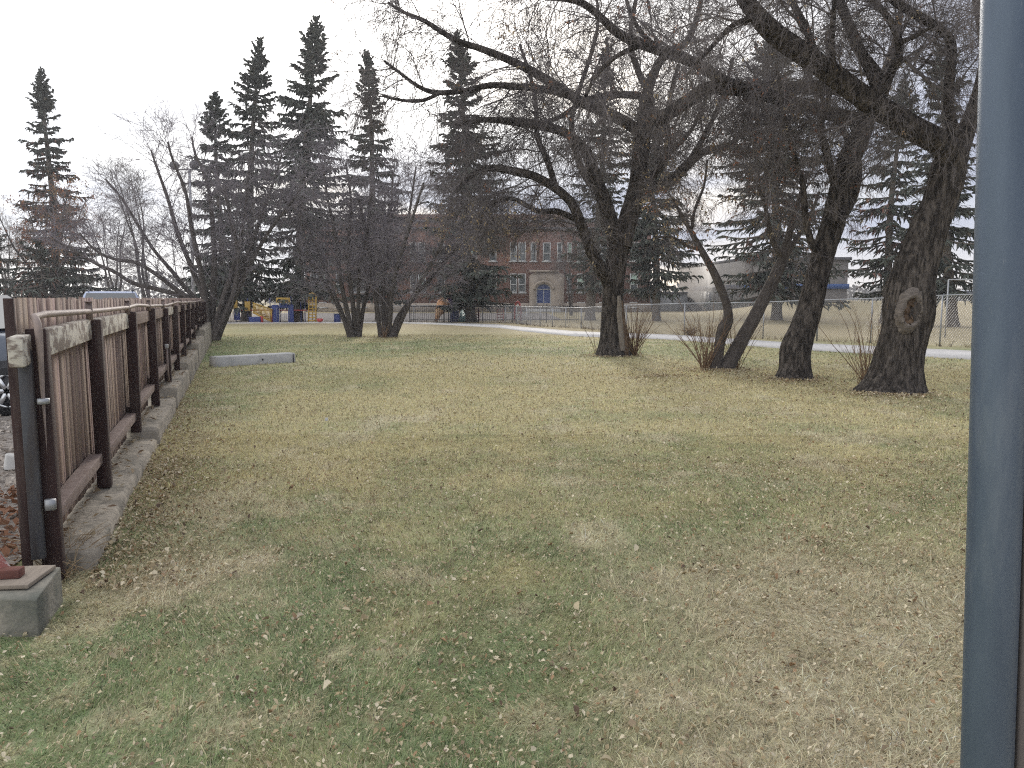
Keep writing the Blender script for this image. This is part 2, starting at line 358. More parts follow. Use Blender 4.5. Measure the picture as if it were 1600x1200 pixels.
# ------------------------------------------------------------------ grass blades and litter
def inside_lawn(x, y):
    ok = (x > FX(y)+.17+.05*noise(y*3, y*0, 5)) | (y < 4.6)
    blk = (y > G(62, 994)[1]-.01) & (y < 4.2) & (x < G(62, 994)[0]+.02-.31*(y-G(62, 994)[1]))
    # not on the path
    k = np.argsort(lo_w[:, 0]); py = np.interp(x, lo_w[k, 0], lo_w[k, 1])
    return ok & ~blk & (y < py-.05+.1*noise(x*3, y*3, 8)) & (y < 48)
def blades(n, y0, y1, hgt, wid, xlim=.80, seed=1, lie=.5):
    r = np.random.default_rng(seed)
    y = np.sqrt(r.uniform(y0**2, y1**2, n)); x = r.uniform(-xlim, xlim, n)*y
    k = inside_lawn(x, y); x, y = x[k], y[k]; n = len(x)
    c, g, dead = lawn_col(x, y)
    clump = fbm(x*6, y*6, 77)
    h = hgt*r.uniform(.45, 1.25, n)*(.6+.8*clump)*(1+.55*dead); w = wid*r.uniform(.6, 1.3, n)
    az = r.uniform(0, 2*math.pi, n)*.55 + 2*math.pi*noise(x*1.3, y*1.3, 41)*1.4; ln = np.clip(r.normal(lie, .25, n)+.3*dead, .05, 1.25)
    d = np.stack([np.cos(az)*np.sin(ln), np.sin(az)*np.sin(ln), np.cos(ln)], 1)
    faz = r.uniform(0, 2*math.pi, n); s = np.stack([np.cos(faz), np.sin(faz), 0*faz], 1)
    p = np.stack([x, y, ground_z(x, y)-.004], 1)
    dm = d.copy(); dm[:, 2] *= 1.15
    m = p + dm*(h*.55)[:, None]; d2 = d.copy(); d2[:, 2] -= .35+.3*ln; t = m + d2*(h*.6)[:, None]; t[:, 2] = np.maximum(t[:, 2], .003)
    v = np.stack([p-s*w[:, None]/2, p+s*w[:, None]/2, m+s*w[:, None]*.38, m-s*w[:, None]*.38, t], 1).reshape(-1, 3)
    i = np.arange(n)*5
    br = np.clip(r.normal(.98, .38, n), .25, 2)*(.72+.56*fbm(x*4, y*4, 55)); straw = r.random(n) < .24
    c = c*br[:, None]; c[straw] = np.array([.72, .63, .43])*r.uniform(.5, 1.1, (straw.sum(), 1))
    c = np.clip(c + r.normal(0, .012, (n, 3)), .01, .8)
    return v, [np.stack([i, i+1, i+2, i+3], 1), np.stack([i+3, i+2, i+4], 1)], np.repeat(c, 5, 0)
g = MB()
for a in [(275000, 2.3, 5.2, .042, .0034, .97, 1, .85), (265000, 5.2, 9.5, .043, .0052, .92, 2, .75), (170000, 9.5, 18, .042, .0085, .75, 3, .55), (110000, 18, 36, .05, .02, .72, 4, .5), (16000, 2.3, 6.5, .085, .0034, .85, 9, .75), (9000, 6, 12, .08, .006, .8, 10, .6)]:
    g.add(*blades(*a))
tag(g.build('grass', M['grass']), 'patchy mown grass, green tufts among straw', None, kind='stuff')

TREE_FEET = []                                                    # filled by the survey below: (px, py)
for p in ((1395, 615), (1240, 592), (1130, 578), (958, 556), (605, 527), (550, 526)): TREE_FEET.append(G(*p))
def litter(n, y0, y1, size, seed, mode='even'):
    r = np.random.default_rng(seed)
    if mode == 'even':
        y = np.sqrt(r.uniform(y0**2, y1**2, n)); x = r.uniform(-.75, .75, n)*y
        keep = r.random(n) < (.25+.9*fbm(x*.5, y*.35, 91)**1.5 + .5*sstep(.1, .5, x/y)); x, y = x[keep], y[keep]
    elif mode == 'fence':
        y = r.uniform(y0, y1, n); x = FX(y)+.2+np.abs(r.normal(0, .38, n))
    else:
        cx, cy, s = mode; a = r.uniform(0, 6.283, n); q = np.abs(r.normal(0, s, n))+.05; x = cx+np.cos(a)*q; y = cy+np.sin(a)*q*.8
    k = inside_lawn(x, y); x, y = x[k], y[k]; n = len(x)
    s = size*r.uniform(.45, 1.35, n)
    az = r.uniform(0, 6.283, n); tx = r.normal(0, .6, n); fold = r.uniform(.1, 1.1, n)
    e1 = np.stack([np.cos(az)*np.cos(tx), np.sin(az)*np.cos(tx), np.sin(tx)], 1); e2 = np.stack([-np.sin(az), np.cos(az), r.normal(0, .3, n)], 1); up = np.array([0, 0, 1.])
    p = np.stack([x, y, ground_z(x, y)+r.uniform(.012, .035, n)], 1)
    sc = s[:, None]; w = sc*r.uniform(.14, .42, (n, 1)); f = (fold*s*.45)[:, None]*up
    v = np.stack([p-e1*sc*.5, p-e1*sc*.1+e2*w+f, p+e1*sc*.25+e2*w*.7+f, p+e1*sc*.55+up*sc*.1, p+e1*sc*.25-e2*w*.7+f*.8, p-e1*sc*.1-e2*w+f], 1).reshape(-1, 3)
    i = np.arange(n)*6
    pal = np.array([[.50, .42, .28], [.38, .30, .18], [.64, .56, .41], [.31, .235, .155], [.36, .235, .14], [.15, .105, .075]])
    c = pal[r.choice(6, n, p=[.32, .25, .2, .11, .07, .05])]*r.uniform(.75, 1.15, (n, 1))
    return v, [np.stack([i, i+1, i+2, i+3], 1), np.stack([i, i+3, i+4, i+5], 1)], np.repeat(c, 6, 0)
l = MB()
for a in [(46000, 2.4, 8, .020, 5), (1800, 2.4, 8, .038, 15), (34000, 8, 20, .030, 6), (7000, 20, 36, .055, 7)]: l.add(*litter(*a))
for k, sgn in enumerate(range(3)): l.add(*litter(1300, 4.3, 8+5*k, .034, 20+k, 'fence'))
for k, p in enumerate(TREE_FEET): l.add(*litter(900 if k < 4 else 260, 0, 0, .05, 30+k, (p[0]-.1, p[1]-.25, .6)))
q = G(1130, 895); l.add(*litter(70, 0, 0, .036, 50, (q[0], q[1], .22)))
q = G(1200, 850); l.add(*litter(120, 0, 0, .034, 51, (q[0]+.3, q[1], .45)))
q = G(1030, 590); l.add(*litter(500, 0, 0, .05, 52, (q[0], q[1], 1.1)))
q = G(40, 850, .03)
r = np.random.default_rng(9)
tag(l.build('leaf_litter', M['leaf']), 'dry tan leaves scattered over the grass', None, kind='stuff')
# leaves and grit in the lot, close behind the fence end
def lot_litter(n, seed):
    r = np.random.default_rng(seed); y = r.uniform(4.5, 11, n); x = FX(y)-.3-np.abs(r.normal(0, 1.0, n))
    s = r.uniform(.03, .08, n)[:, None]; a = r.uniform(0, 6.283, n); e1 = np.stack([np.cos(a), np.sin(a), r.normal(0, .4, n)], 1); e2 = np.stack([-np.sin(a), np.cos(a), r.normal(0, .4, n)], 1)
    p = np.stack([x, y, np.full(n, .045)], 1); v = np.stack([p-e1*s*.6, p+e2*s*.35+[0, 0, .012], p+e1*s*.6, p-e2*s*.35+[0, 0, .012]], 1).reshape(-1, 3); i = np.arange(n)*4
    near = (y < 6.6)[:, None]; c = np.where(near, np.array([[.17, .085, .05]]), np.array([[.36, .32, .28]]))*r.uniform(.6, 1.5, (n, 1))
    return v, [np.stack([i, i+1, i+2, i+3], 1)], np.repeat(c, 4, 0)
tag(MB().add(*lot_litter(2600, 3)).build('lot_debris', M['leaf']), 'brown leaves and grit on the gravel behind the fence end', None, kind='stuff')
#PART2
# ------------------------------------------------------------------ low concrete wall and corner block
dF = np.array([-.36, 1.0]); dF /= np.linalg.norm(dF); nF = np.array([dF[1], -dF[0]])
def FP(y, off=0.0, z=0.0):
    p = np.array([FX(y), y]) + nF*off
    return np.array([p[0], p[1], z])
STEPS = [(4.62, 8.6, .13), (8.6, 11.6, .21), (11.6, 15, .32), (15, 19, .44), (19, 23.4, .58), (23.4, 30.5, .76)]
def walltop(y):
    for a, b, z in STEPS:
        if y < b: return z
    return STEPS[-1][2]
wall = thing('concrete_wall', 'long low stepped concrete wall under the brown board fence', 'wall', FP(4.62))
for a, b, z in STEPS:
    n = max(3, int((b-a)/.35)); t = np.linspace(a, b-.012, n); v = []; jit = np.random.default_rng(int(a*10))
    for y in t:
        e = jit.uniform(-.012, .012, 4)
        v += [FP(y, -.2, -.2), FP(y, -.2, z), FP(y, .165+e[0], z-.01+e[1]*.4), FP(y, .19+e[0], z-.035+e[1]), FP(y, .195+e[2], -.2)]
    f = [(i*5+k, i*5+k+1, i*5+k+6, i*5+k+5) for i in range(n-1) for k in range(4)] + [(0, 1, 2, 3, 4)[::-1], tuple((n-1)*5+k for k in range(5))]
    MB().add(v, f).build('wall_section', M['concrete'], wall)
bx = G(62, 994)
blk = MB(); v = []
r = np.random.default_rng(4)
for x in np.linspace(bx[0]-2.2, bx[0], 16):
    e = r.uniform(-.008, .008, 3); v += [(x, bx[1]+e[0], -.2), (x, bx[1]+e[0], .195+e[1]), (x, bx[1]+.02, .207+e[1]), (x-.13, bx[1]+.43, .21), (x-.13, bx[1]+.43, -.2)]
blk.add(v, [(i*5+k, i*5+k+1, i*5+k+6, i*5+k+5) for i in range(15) for k in range(4)] + [tuple(75+k for k in range(5)), (4, 3, 2, 1, 0)])
tag(blk.build('concrete_block', M['concrete_dark'], bevel=.008), 'mossy grey concrete corner block at the near end of the fence', 'concrete block')
# plywood pad with the worn red foot of a barrier standing on it
pz = .215
tag(MB().box((bx[0]-.42, bx[1]+.2, pz+.012), (.62, .3, .022), rz=R(6)).build('plywood_pad', M['plywood'], bevel=.003), 'grey plywood offcut lying on the mossy concrete corner block', 'plywood')
bf = thing('barrier_foot', 'worn red and white slanted wooden foot standing on the plywood offcut', 'barrier', (bx[0]-.36, bx[1]+.2, pz+.024))
MB().beam((bx[0]-.52, bx[1]+.22, pz+.30), (bx[0]-.33, bx[1]+.22, pz+.03), .07, .10).build('brace', M['redwhite'], bf, bevel=.004)
MB().beam((bx[0]-.42, bx[1]+.17, pz+.22), (bx[0]-.37, bx[1]+.13, pz+.03), .05, .05).build('strut', M['redwhite'], bf, bevel=.004)
MB().box((bx[0]-.25, bx[1]+.19, pz+.048), (.11, .07, .048), rz=R(10)).build('stop_block', M['brickred'], bf, bevel=.005)

# ------------------------------------------------------------------ board fence
PY = [4.46, 6.3, 8.5, 10.6, 12.7, 14.8, 16.9, 19.0, 21.2, 23.4, 25.6, 27.8, 30.0]
fence = thing('board_fence', 'long brown board fence with flaking pale top rail along the gravel lot', 'fence', FP(4.46, 0, 0))
rot = math.atan2(dF[1], dF[0])
r = np.random.default_rng(12)
for i, y in enumerate(PY):
    zt = 1.535+.005*i+r.uniform(-.02, .02); zb = walltop(y+.1) if i else .02
    ry, rx = r.uniform(-.012, .012), r.uniform(-.01, .01)
    MB().box(FP(y, 0, (zt+zb)/2), (.105, .105, zt-zb), rz=rot, rx=rx, ry=ry).build('post', M['post'], fence, bevel=.008)
for i in range(len(PY)-1):
    a, b = PY[i], PY[i+1]; L = (b-a)/dF[1]; zb = walltop((a+b)/2)+.015
    m = MB(); q = -.08 if i == 0 else 0.0; q = q - .0
    while q < L-.01:
        w = min(r.choice([.09, .09, .095, .12, .14]), L-q); c = FP(a+(q+w/2)*dF[1], -.112+r.uniform(-.006, .006)); top = 1.70+r.uniform(-.012, .008)
        t0 = r.uniform(.8, 1.2); col = np.array([.285, .205, .172])*t0*np.array([1, r.uniform(.95, 1.06), r.uniform(.93, 1.08)])
        m.box((c[0], c[1], (zb+top)/2), (w-.010, .022, top-zb), rz=rot+r.uniform(-.02, .02), ry=r.uniform(-.004, .004)); m.c.append(np.tile(col, (8, 1)))
        q += w
    if i == 2: pass
    m.build('board_panel', M['plank'], fence)
    za = 1.44+.006*i; mm = M['flaking'] if i in (0, 1, 4) else M['weathered']
    MB().beam(FP(a+.055, -.055, za-.02*(i == 0)), FP(b-.055, -.055, za+.01), .075, .165 if i < 2 else .14).build('top_rail', mm, fence, bevel=.006)
    zl = walltop((a+b)/2)+.23+r.uniform(-.02, .02)
    MB().beam(FP(a+.052, -.045, zl-.01), FP(b-.052, -.045, zl+.02), .10, .085).build('lower_rail', M['weathered'], fence, bevel=.006)
MB().beam(FP(4.20, -.055, 1.405), FP(4.385, -.055, 1.415), .075, .165).build('top_rail', M['flaking'], fence, bevel=.006)
MB().box(FP(4.36, -.05, .8), (.045, .07, 1.22), rz=rot).build('end_post', M['steelgrey'], fence, bevel=.004)
MB().box(FP(4.37, -.112, .87), (.03, .05, 1.66), rz=rot).build('end_board', M['post'], fence, bevel=.003)
pts = [FP(4.345, .03, .03), FP(4.345, .03, .8), FP(4.345, .03, 1.50), FP(4.35, .025, 1.555), FP(4.38, .01, 1.585), FP(4.44, -.01, 1.592)]
for y in np.linspace(4.7, 29, 40):
    wob = (.012 if y < 9 else .028)*(noise(np.array([y*.45]), np.array([0.]), 3)[0]-.5)*2
    pts.append(FP(y, -.015+wob*.6, 1.592+wob+.004*(y-4.5)*(y > 9)*.3))
MB().tube(pts, .021, 10).build('conduit_pipe', M['pipe'], fence, smooth=True)
MB().tube([FP(4.345, .03, .48), FP(4.345, .03, .54)], .03, 10).build('pipe_coupling', M['galv_fence'], fence, smooth=True)
MB().tube([FP(4.345, .03, 1.1), FP(4.345, .03, 1.13)], .032, 10).build('pipe_coupling', M['galv_fence'], fence, smooth=True)
for y in PY[1:8]:
    MB().box(FP(y-.13, -.015, 1.60), (.05, .012, .15), rz=rot+R(90)).box(FP(y-.13, -.015, 1.672), (.05, .06, .008), rz=rot+R(90)).build('pipe_bracket', M['pipe'], fence)
MB().box(FP(12.35, .03, .93), (.10, .05, .07), rz=rot).build('junction_box', M['white'], fence, bevel=.008)
MB().tube([FP(12.35, .03, .9), FP(12.35, .03, .5), FP(12.5, .03, .34)], .018, 8).build('conduit_drop', M['pipe'], fence, smooth=True)

# dry weeds at the near end, and a withered sprig on the boards
def stalks(base, n, length, spread, rad, seed, droop=.5, up=1.0, K=7):
    r = np.random.default_rng(seed); P = np.zeros((n, K, 3)); a = r.uniform(0, 6.283, n)
    d = np.stack([np.cos(a)*spread*r.uniform(.2, 1, n), np.sin(a)*spread*r.uniform(.2, 1, n), np.full(n, up)], 1); d /= np.linalg.norm(d, axis=1, keepdims=True)
    L = length*r.uniform(.45, 1.1, n); P[:, 0] = np.array(base)+np.stack([r.normal(0, .05, n), r.normal(0, .05, n), np.zeros(n)-.02], 1)
    for k in range(1, K):
        d = d + r.normal(0, .09, (n, 3)); d[:, 2] -= droop/K; d /= np.linalg.norm(d, axis=1, keepdims=True); P[:, k] = P[:, k-1]+d*(L/(K-1))[:, None]
    P[:, :, 2] = np.maximum(P[:, :, 2], base[2]-.02)
    return P, np.linspace(1, .35, K)[None]*rad*r.uniform(.6, 1.2, (n, 1))
M['straw'] = mat('straw_dry', (.42, .33, .2), .85, (.3, .2, .12), 20)
w = MB()
for q, n, L in (((95, 884), 60, .38), ((112, 868), 60, .32), ((80, 872), 30, .34), ((104, 900), 40, .25), ((125, 872), 30, .2)):
    b = G(*q, .02); v, f = tubes(*stalks(b, n, L, 1.1, .0034, int(q[0]), .9), 4); w.add(v, [f])
tag(w.build('dry_weeds', M['straw']), 'tangled dry weeds between the concrete block and the fence end', 'weeds')
# objects lying in the lot by the fence end
cx = G(16, 735, .03)
ch = MB(); r = np.random.default_rng(5)
ang = np.linspace(0, 2*math.pi, 9, endpoint=False); rad = .15*r.uniform(.75, 1.15, 9)
v = [(cx[0]+math.cos(a)*q, cx[1]+.12+math.sin(a)*q*.8, .03) for a, q in zip(ang, rad)] + [(cx[0]+math.cos(a)*q*.8, cx[1]+.12+math.sin(a)*q*.6, .03+.14*r.uniform(.7, 1.1)) for a, q in zip(ang, rad)]
ch.add(v, [tuple(range(9, 18))]+[(i, (i+1) % 9, 9+(i+1) % 9, 9+i) for i in range(9)])
tag(ch.build('concrete_chunk', M['concrete_pale'], bevel=.012), 'broken pale concrete chunk on the gravel behind the fence end', 'rubble')

# ------------------------------------------------------------------ long precast curb lying on the lawn
a, b = G(338, 574), G(462, 566.5)
t = (b-a)/np.linalg.norm(b-a); nn = np.array([-t[1], t[0], 0])
cb = thing('concrete_curb', 'long pale precast concrete curb lying across the lawn', 'curb', (a+b)/2)
L = np.linalg.norm(b-a)
def PT(s, o, z): return a+t*s+nn*o+np.array([0, 0, z])
v = []
for s in np.linspace(0, L, 12):
    v += [PT(s, 0, -.02), PT(s, .025, .235), PT(s, .05, .255), PT(s, .40, .255), PT(s, .43, .235), PT(s, .45, -.02)]
MB().add(v, [(i*6+k, i*6+k+1, i*6+k+7, i*6+k+6) for i in range(11) for k in range(5)]+[(5, 4, 3, 2, 1, 0), tuple(66+k for k in range(6))]).build('body', M['concrete_pale'], cb)
MB().tube([PT(L*.57, -.002, .13), PT(L*.57, .03, .13)], .022, 12).build('drain_hole', M['black'], cb)
MB().tube([PT(L*.97, -.012, .0), PT(L*.97, -.008, .23)], .012, 8).build('lifting_bar', M['steelgrey'], cb)
MB().tube([PT(L+.03, .2, .18), PT(L+.12, .2, .19), PT(L+.14, .2, .12)], .01, 8).build('lifting_loop', M['steelgrey'], cb)
sc = G(510, 661); 
tag(MB().add([(sc[0]+x, sc[1]+y, z) for x, y, z in ((-.02, 0, .03), (.02, .01, .03), (.022, .02, .075), (-.018, .02, .07), (0, .04, .05))], [(0, 1, 2, 3), (3, 2, 4)]).build('paper_scrap', M['white']), 'small white paper scrap on the open lawn', 'litter')

# leaves blown onto the wall top
r = np.random.default_rng(44); m = MB()
for k in range(420):
    y = r.uniform(4.7, 22)**1.0; p = FP(y, r.uniform(-.08, .17) if r.random() < .5 else -.06+abs(r.normal(0, .03)), walltop(y)+.004)
    a, sz = r.uniform(0, 6.283), r.uniform(.015, .04); e1 = np.array([math.cos(a), math.sin(a), r.uniform(0, .5)])*sz; e2 = np.array([-math.sin(a), math.cos(a), r.uniform(0, .6)])*sz*.4
    c = np.array([[.3, .22, .13], [.2, .13, .08], [.4, .33, .22]][r.integers(0, 3)])
    m.add([p-e1+[0, 0, .012], p+e2+[0, 0, .018], p+e1+[0, 0, .012], p-e2+[0, 0, .012]], [(0, 1, 2, 3)], col=np.tile(c, (4, 1)))
tag(m.build('wall_leaves', M['leaf']), 'dry leaves blown onto the concrete wall top', None, kind='stuff')
# ------------------------------------------------------------------ vehicles beyond the fence
def vehicle(name, label, loc, rz, paint, kind='suv', group=None):
    t = thing(name, label, 'car', loc, group, rz)
    L, W = 4.75, 1.9
    lower = [(2.36, .45), (2.40, .62), (2.33, .92), (2.2, 1.08), (1.1, 1.18), (-2.25, 1.2), (-2.36, .9), (-2.36, .45), (-1.9, .32), (1.9, .32)]
    b = MB(); n = len(lower)
    ring = lambda s, ww: [(x, s*ww*(1 if z > .5 else .96), z) for x, z in lower]
    b.add(ring(-1, W/2)+ring(1, W/2), [tuple(range(n)), tuple(range(2*n-1, n-1, -1))]+[(i, i+n, (i+1) % n+n, (i+1) % n) for i in range(n)])
    roof = [(1.15, 1.17, .90), (.35, 1.73, .72), (-.2, 1.79, .70), (-1.75, 1.77, .70), (-2.26, 1.19, .88)]
    n = len(roof); v = [(x, -w, z) for x, z, w in roof]+[(x, w, z) for x, z, w in roof]
    b.add(v, [tuple(range(n)), tuple(range(2*n-1, n-1, -1))]+[(i, i+n, (i+1) % n+n, (i+1) % n) for i in range(n)])
    b.build('body', M[paint], t, bevel=.05, local=True)
    def wz(z): return .905-(z-1.17)/.56*.18
    for s in (-1, 1):
        for xs in (((.75, 1.25), (.32, 1.66), (-.28, 1.70), (-.28, 1.25)), ((-.36, 1.25), (-.36, 1.70), (-1.1, 1.70), (-1.15, 1.25)), ((-1.23, 1.25), (-1.18, 1.69), (-1.75, 1.68), (-2.05, 1.25))):
            MB().add([(x, s*(wz(z)+.012), z) for x, z in xs], [(0, 1, 2, 3)]).build('side_window', M['carglass'], t, local=True)
    MB().add([(1.12, -.80, 1.22), (1.12, .80, 1.22), (.43, .66, 1.71), (.43, -.66, 1.71)], [(0, 1, 2, 3)]).build('windshield', M['carglass'], t, local=True).location = (.025, 0, .02)
    MB().add([(-2.235, -.78, 1.25), (-2.235, .78, 1.25), (-1.83, .64, 1.70), (-1.83, -.64, 1.70)], [(0, 1, 2, 3)]).build('rear_window', M['carglass'], t, local=True).location = (-.03, 0, .015)
    for s in (-1, 1):
        MB().box((2.30, s*.68, .86), (.14, .4, .16)).build('headlight', M['lampglass'], t, bevel=.03, local=True)
        MB().box((.78, s*1.03, 1.2), (.14, .22, .15)).build('mirror', M[paint], t, bevel=.03, local=True)
    for x in (1.42, -1.42):
        for s in (-1, 1):
            tw = MB().tube([(x, s*.72, .36), (x, s*.745, .36), (x, s*.925, .36), (x, s*.96, .36)], [.32, .36, .36, .33], 32).build('wheel', M['rubber'], t, smooth=True, local=True)
            rm = MB(); rm.tube([(x, s*.955, .36), (x, s*.968, .36)], .235, 24)
            rm.build('rim_well', M['black'], tw, local=True)
            sp = MB()
            for k in range(6):
                a = k*math.pi/3; sp.beam((x, s*.975, .36), (x+math.cos(a)*.225, s*.975, .36+math.sin(a)*.225), .02, .06, up=(-math.sin(a), 0, math.cos(a)))
            K = 28; a = np.arange(K+1)*2*math.pi/K
            sp.tube(np.stack([x+.225*np.cos(a), np.full(K+1, s*.972), .36+.225*np.sin(a)], 1), .018, 6, caps=False)
            sp.build('rim', M['rim'], tw, local=True)
            MB().tube([(x, s*.60, .38), (x, s*.956, .38)], .42, 28).build('wheel_arch', M['black'], t, local=True)
    for s in (-1, 1): MB().tube([(.2, s*.62, 1.79), (.1, s*.62, 1.835), (-1.6, s*.62, 1.83), (-1.72, s*.62, 1.785)], .018, 6).build('roof_rail', M['black'], t, local=True)
    return t
p = U(13, 615, 10.9)
vehicle('parked_suv', 'dark slate sport utility car, front wheel showing past the fence end', (p[0]-1.42, 11.85, .02), 0, 'carpaint', group='cars on the gravel lot')
p = U(172, 455, 16.5)
vehicle('parked_suv', 'silver blue sport utility car, roof showing over the board fence', (-12.55, 24.2, .13), R(-63), 'carpaint_pale', group='cars on the gravel lot')
for k, (px, Y, pt, lb) in enumerate([(1512, 104, 'carpaint_white', 'distant white car beyond the field, right of the goal post'), (1560, 108, 'carpaint', 'distant dark car beyond the field, hidden mostly by the galvanised post'), (1470, 112, 'carpaint', 'distant dark car beyond the field, left of the goal post')]):
    p = U(px, 470, Y); vehicle('parked_car', lb, (p[0], Y, float(ground_z(np.array([p[0]]), np.array([Y*1.]))[0])-.35), R(4), pt, group='cars parked beyond the field')

# ------------------------------------------------------------------ galvanised post and gate edge close on the right
YP = 1.15
a, b = U(1582, -120, YP), U(1538.5, 1300, YP); dd = (b-a)/(b-a)[2]
b = a+dd*(0-a[2]-.3); a = a+dd*(2.35-a[2])
gp = thing('steel_post', 'blue grey galvanised steel post close to the viewer', 'post', (b[0], b[1], 0))
MB().tube(np.linspace(a, b, 12), .0365, 48).build('shaft', M['galv'], gp, smooth=True)
MB().tube([a+[0, 0, .0], a+[0, 0, .03], a+[0, 0, .05]], [.039, .039, .02], 32).build('post_cap', M['galv'], gp, smooth=True)
gt = thing('gate_panel', 'dark brown gate panel beside the galvanised steel post', 'gate', (b[0]+.6, YP, 0))
sl = (a[0]-b[0])/(a[2]-b[2])
def gx(z, o): return b[0]+sl*(z-b[2])+.0365+o
v = [(gx(z, o), y, z) for z in (.04, 2.2) for o in (.006, .9) for y in (YP-.01, YP+.03)]
MB().add(v, [(0, 1, 3, 2), (4, 6, 7, 5), (0, 4, 5, 1), (2, 3, 7, 6), (0, 2, 6, 4), (1, 5, 7, 3)]).build('panel', M['gate'], gt, bevel=.004)
v = [(gx(z, o), y, z) for z in (.03, 2.22) for o in (.001, .012) for y in (YP-.004, YP+.036)]
MB().add(v, [(0, 1, 3, 2), (4, 6, 7, 5), (0, 4, 5, 1), (2, 3, 7, 6), (0, 2, 6, 4), (1, 5, 7, 3)]).build('gap_shade', M['rubber'], gt)  # black strip standing in for the shade in the gap beside the post
#PART3
# ------------------------------------------------------------------ brick school
YS = 96.0
def SX(px): return U(px, 466, YS)[0]
def SZ(py): return float(U(800, py, YS)[2])
x0, x1 = SX(478), SX(1016); zr = SZ(347)
school = thing('brick_school', 'long red brick school with white windows behind the spruces', 'school', ((x0+x1)/2, YS, 0))
MB().box(((x0+x1)/2, YS+8, zr/2-.2), (x1-x0, 16, zr+.4)).build('wall', M['brick'], school)
m = MB().box(((x0+x1)/2, YS+8, zr+.12), (x1-x0+.5, 16.5, .24))
m.box(((x0+x1)/2, YS-.06, zr-.75), (x1-x0+.2, .3, .28))
cap = m.build('cornice', M['roofdark'], school)
MB().box((SX(735), YS+.5, zr+.5), (SX(900)-SX(590), 1.0, .9)).build('parapet', M['brick'], school)
MB().box((SX(577), YS+5, zr+1.0), (SX(586)-SX(568), 2, 1.7)).build('chimney', M['brick'], school)
MB().box((SX(567), YS+5, zr+.5), (.9, 2, .8)).build('roof_vent', M['roofdark'], school)
MB().box(((x0+x1)/2, YS-.06, .55), (x1-x0+.1, .14, 1.1)).build('plinth', M['stone'], school)
def window(px0, px1, py0, py1, lower='pane', parent=school, Y=YS, mull=True):
    xa, xb, zt, zb = U(px0, 466, Y)[0], U(px1, 466, Y)[0], float(U(800, py0, Y)[2]), float(U(800, py1, Y)[2])
    f = .11; m = MB(); w = xb-xa; h = zt-zb; cx, cz = (xa+xb)/2, (zt+zb)/2; y = Y-.03
    m.box((xa+f/2, y, cz), (f, .16, h)).box((xb-f/2, y, cz), (f, .16, h)).box((cx, y, zt-f/2), (w-2*f, .15, f)).box((cx, y, zb+f/2), (w-2*f, .15, f)).box((cx, y-.01, zb+h*.42), (w-2*f, .12, .09))
    m.box((cx, y-.05, zb-.07), (w+.3, .3, .12))
    o = m.build('window', M['white'], parent)
    MB().add([(xa+f, Y-.012, zb+f), (xb-f, Y-.012, zb+f), (xb-f, Y-.012, zt-f), (xa+f, Y-.012, zt-f)], [(0, 1, 2, 3)]).build('pane', M['pane'], o)
    if lower == 'blind':
        MB().add([(xa+f+.02, Y-.02, zb+h*.44), (xb-f-.02, Y-.02, zb+h*.44), (xb-f-.02, Y-.02, zt-f-.02), (xa+f+.02, Y-.02, zt-f-.02)], [(0, 1, 2, 3)]).build('blind', M['blind'], o)
cols = [(486, 497), (499, 510), (526, 537), (548, 559), (561, 572), (590, 601), (603, 614), (641.5, 652), (654, 665.5), (684, 695.5), (722, 733), (735, 746), (765, 776), (797, 808), (810, 821.5), (886, 893), (901.5, 913.5), (936, 947), (949, 960), (984, 996)]
for i, (a, b) in enumerate(cols):
    window(a, b, 427.5, 457, 'blind' if i in (1, 4, 8, 16, 19) else 'pane')
    window(a, b, 379, 408, 'blind' if i in (6, 11, 15) else 'pane')
    if a > 880 or a < 640: window(a, b, 472, 480)
for a, b in ((829, 838), (848, 860), (870, 878)): window(a, b, 379, 408)
# stone entrance with arched blue door
ent = MB(); xa, xb = SX(827), SX(881); za = SZ(424)
dx0, dx1 = SX(838), SX(860.5); cx = (dx0+dx1)/2; rr = (dx1-dx0)/2; zs = SZ(452)
Yd = YS-.45
out = [(xa, 0), (xa, za-.5), (xa+.9, za), (xb-.9, za), (xb, za-.5), (xb, 0)]
K = 14; arch = [(dx1, 0), (dx1, zs)]+[(cx+rr*math.cos(t), zs+rr*.75*math.sin(t)) for t in np.linspace(0, math.pi, K)][1:-1]+[(dx0, zs), (dx0, 0)]
# surround built from radial strips between arch and outer edge
n = 40; 
def resamp(P, n):
    P = np.array(P); s = np.r_[0, np.cumsum(np.linalg.norm(np.diff(P, axis=0), axis=1))]; t = np.linspace(0, s[-1], n)
    return np.stack([np.interp(t, s, P[:, i]) for i in (0, 1)], 1)
A = resamp(arch[::-1], n); B = resamp(out, n)
v = [(p[0], y, p[1]) for y in (Yd, YS+.02) for P in (A, B) for p in P]
ent.add(v, [(i, i+1, n+i+1, n+i) for i in range(n-1)]+[(i, 2*n+i, 2*n+i+1, i+1) for i in range(n-1)]+[(n+i, n+i+1, 3*n+i+1, 3*n+i) for i in range(n-1)])
ent.box((cx, Yd-.05, za+.02), (xb-xa-.6, .5, .2))
ent.build('entrance_surround', M['stone'], school)
arc = np.array([(cx+(rr+.28)*math.cos(t), Yd-.05, zs+(rr*.75+.28)*math.sin(t)) for t in np.linspace(0, math.pi, 20)])
MB().tube(arc, .16, 8).build('arch_moulding', M['stone'], school)
v = [(p[0], YS-.10, p[1]) for p in A]
dr = MB().add(v, [tuple(range(n))]).build('door', M['bluedoor'], school)
fr = MB(); q = [(p[0]*.975+cx*.025, YS-.14, p[1]) for p in A]; fr.tube(q, .07, 6)
fr.box((cx, YS-.13, zs), (2*rr, .08, .1)).box((cx, YS-.13, zs/2), (.06, .06, zs))
fr.build('door_frame', M['white'], dr)
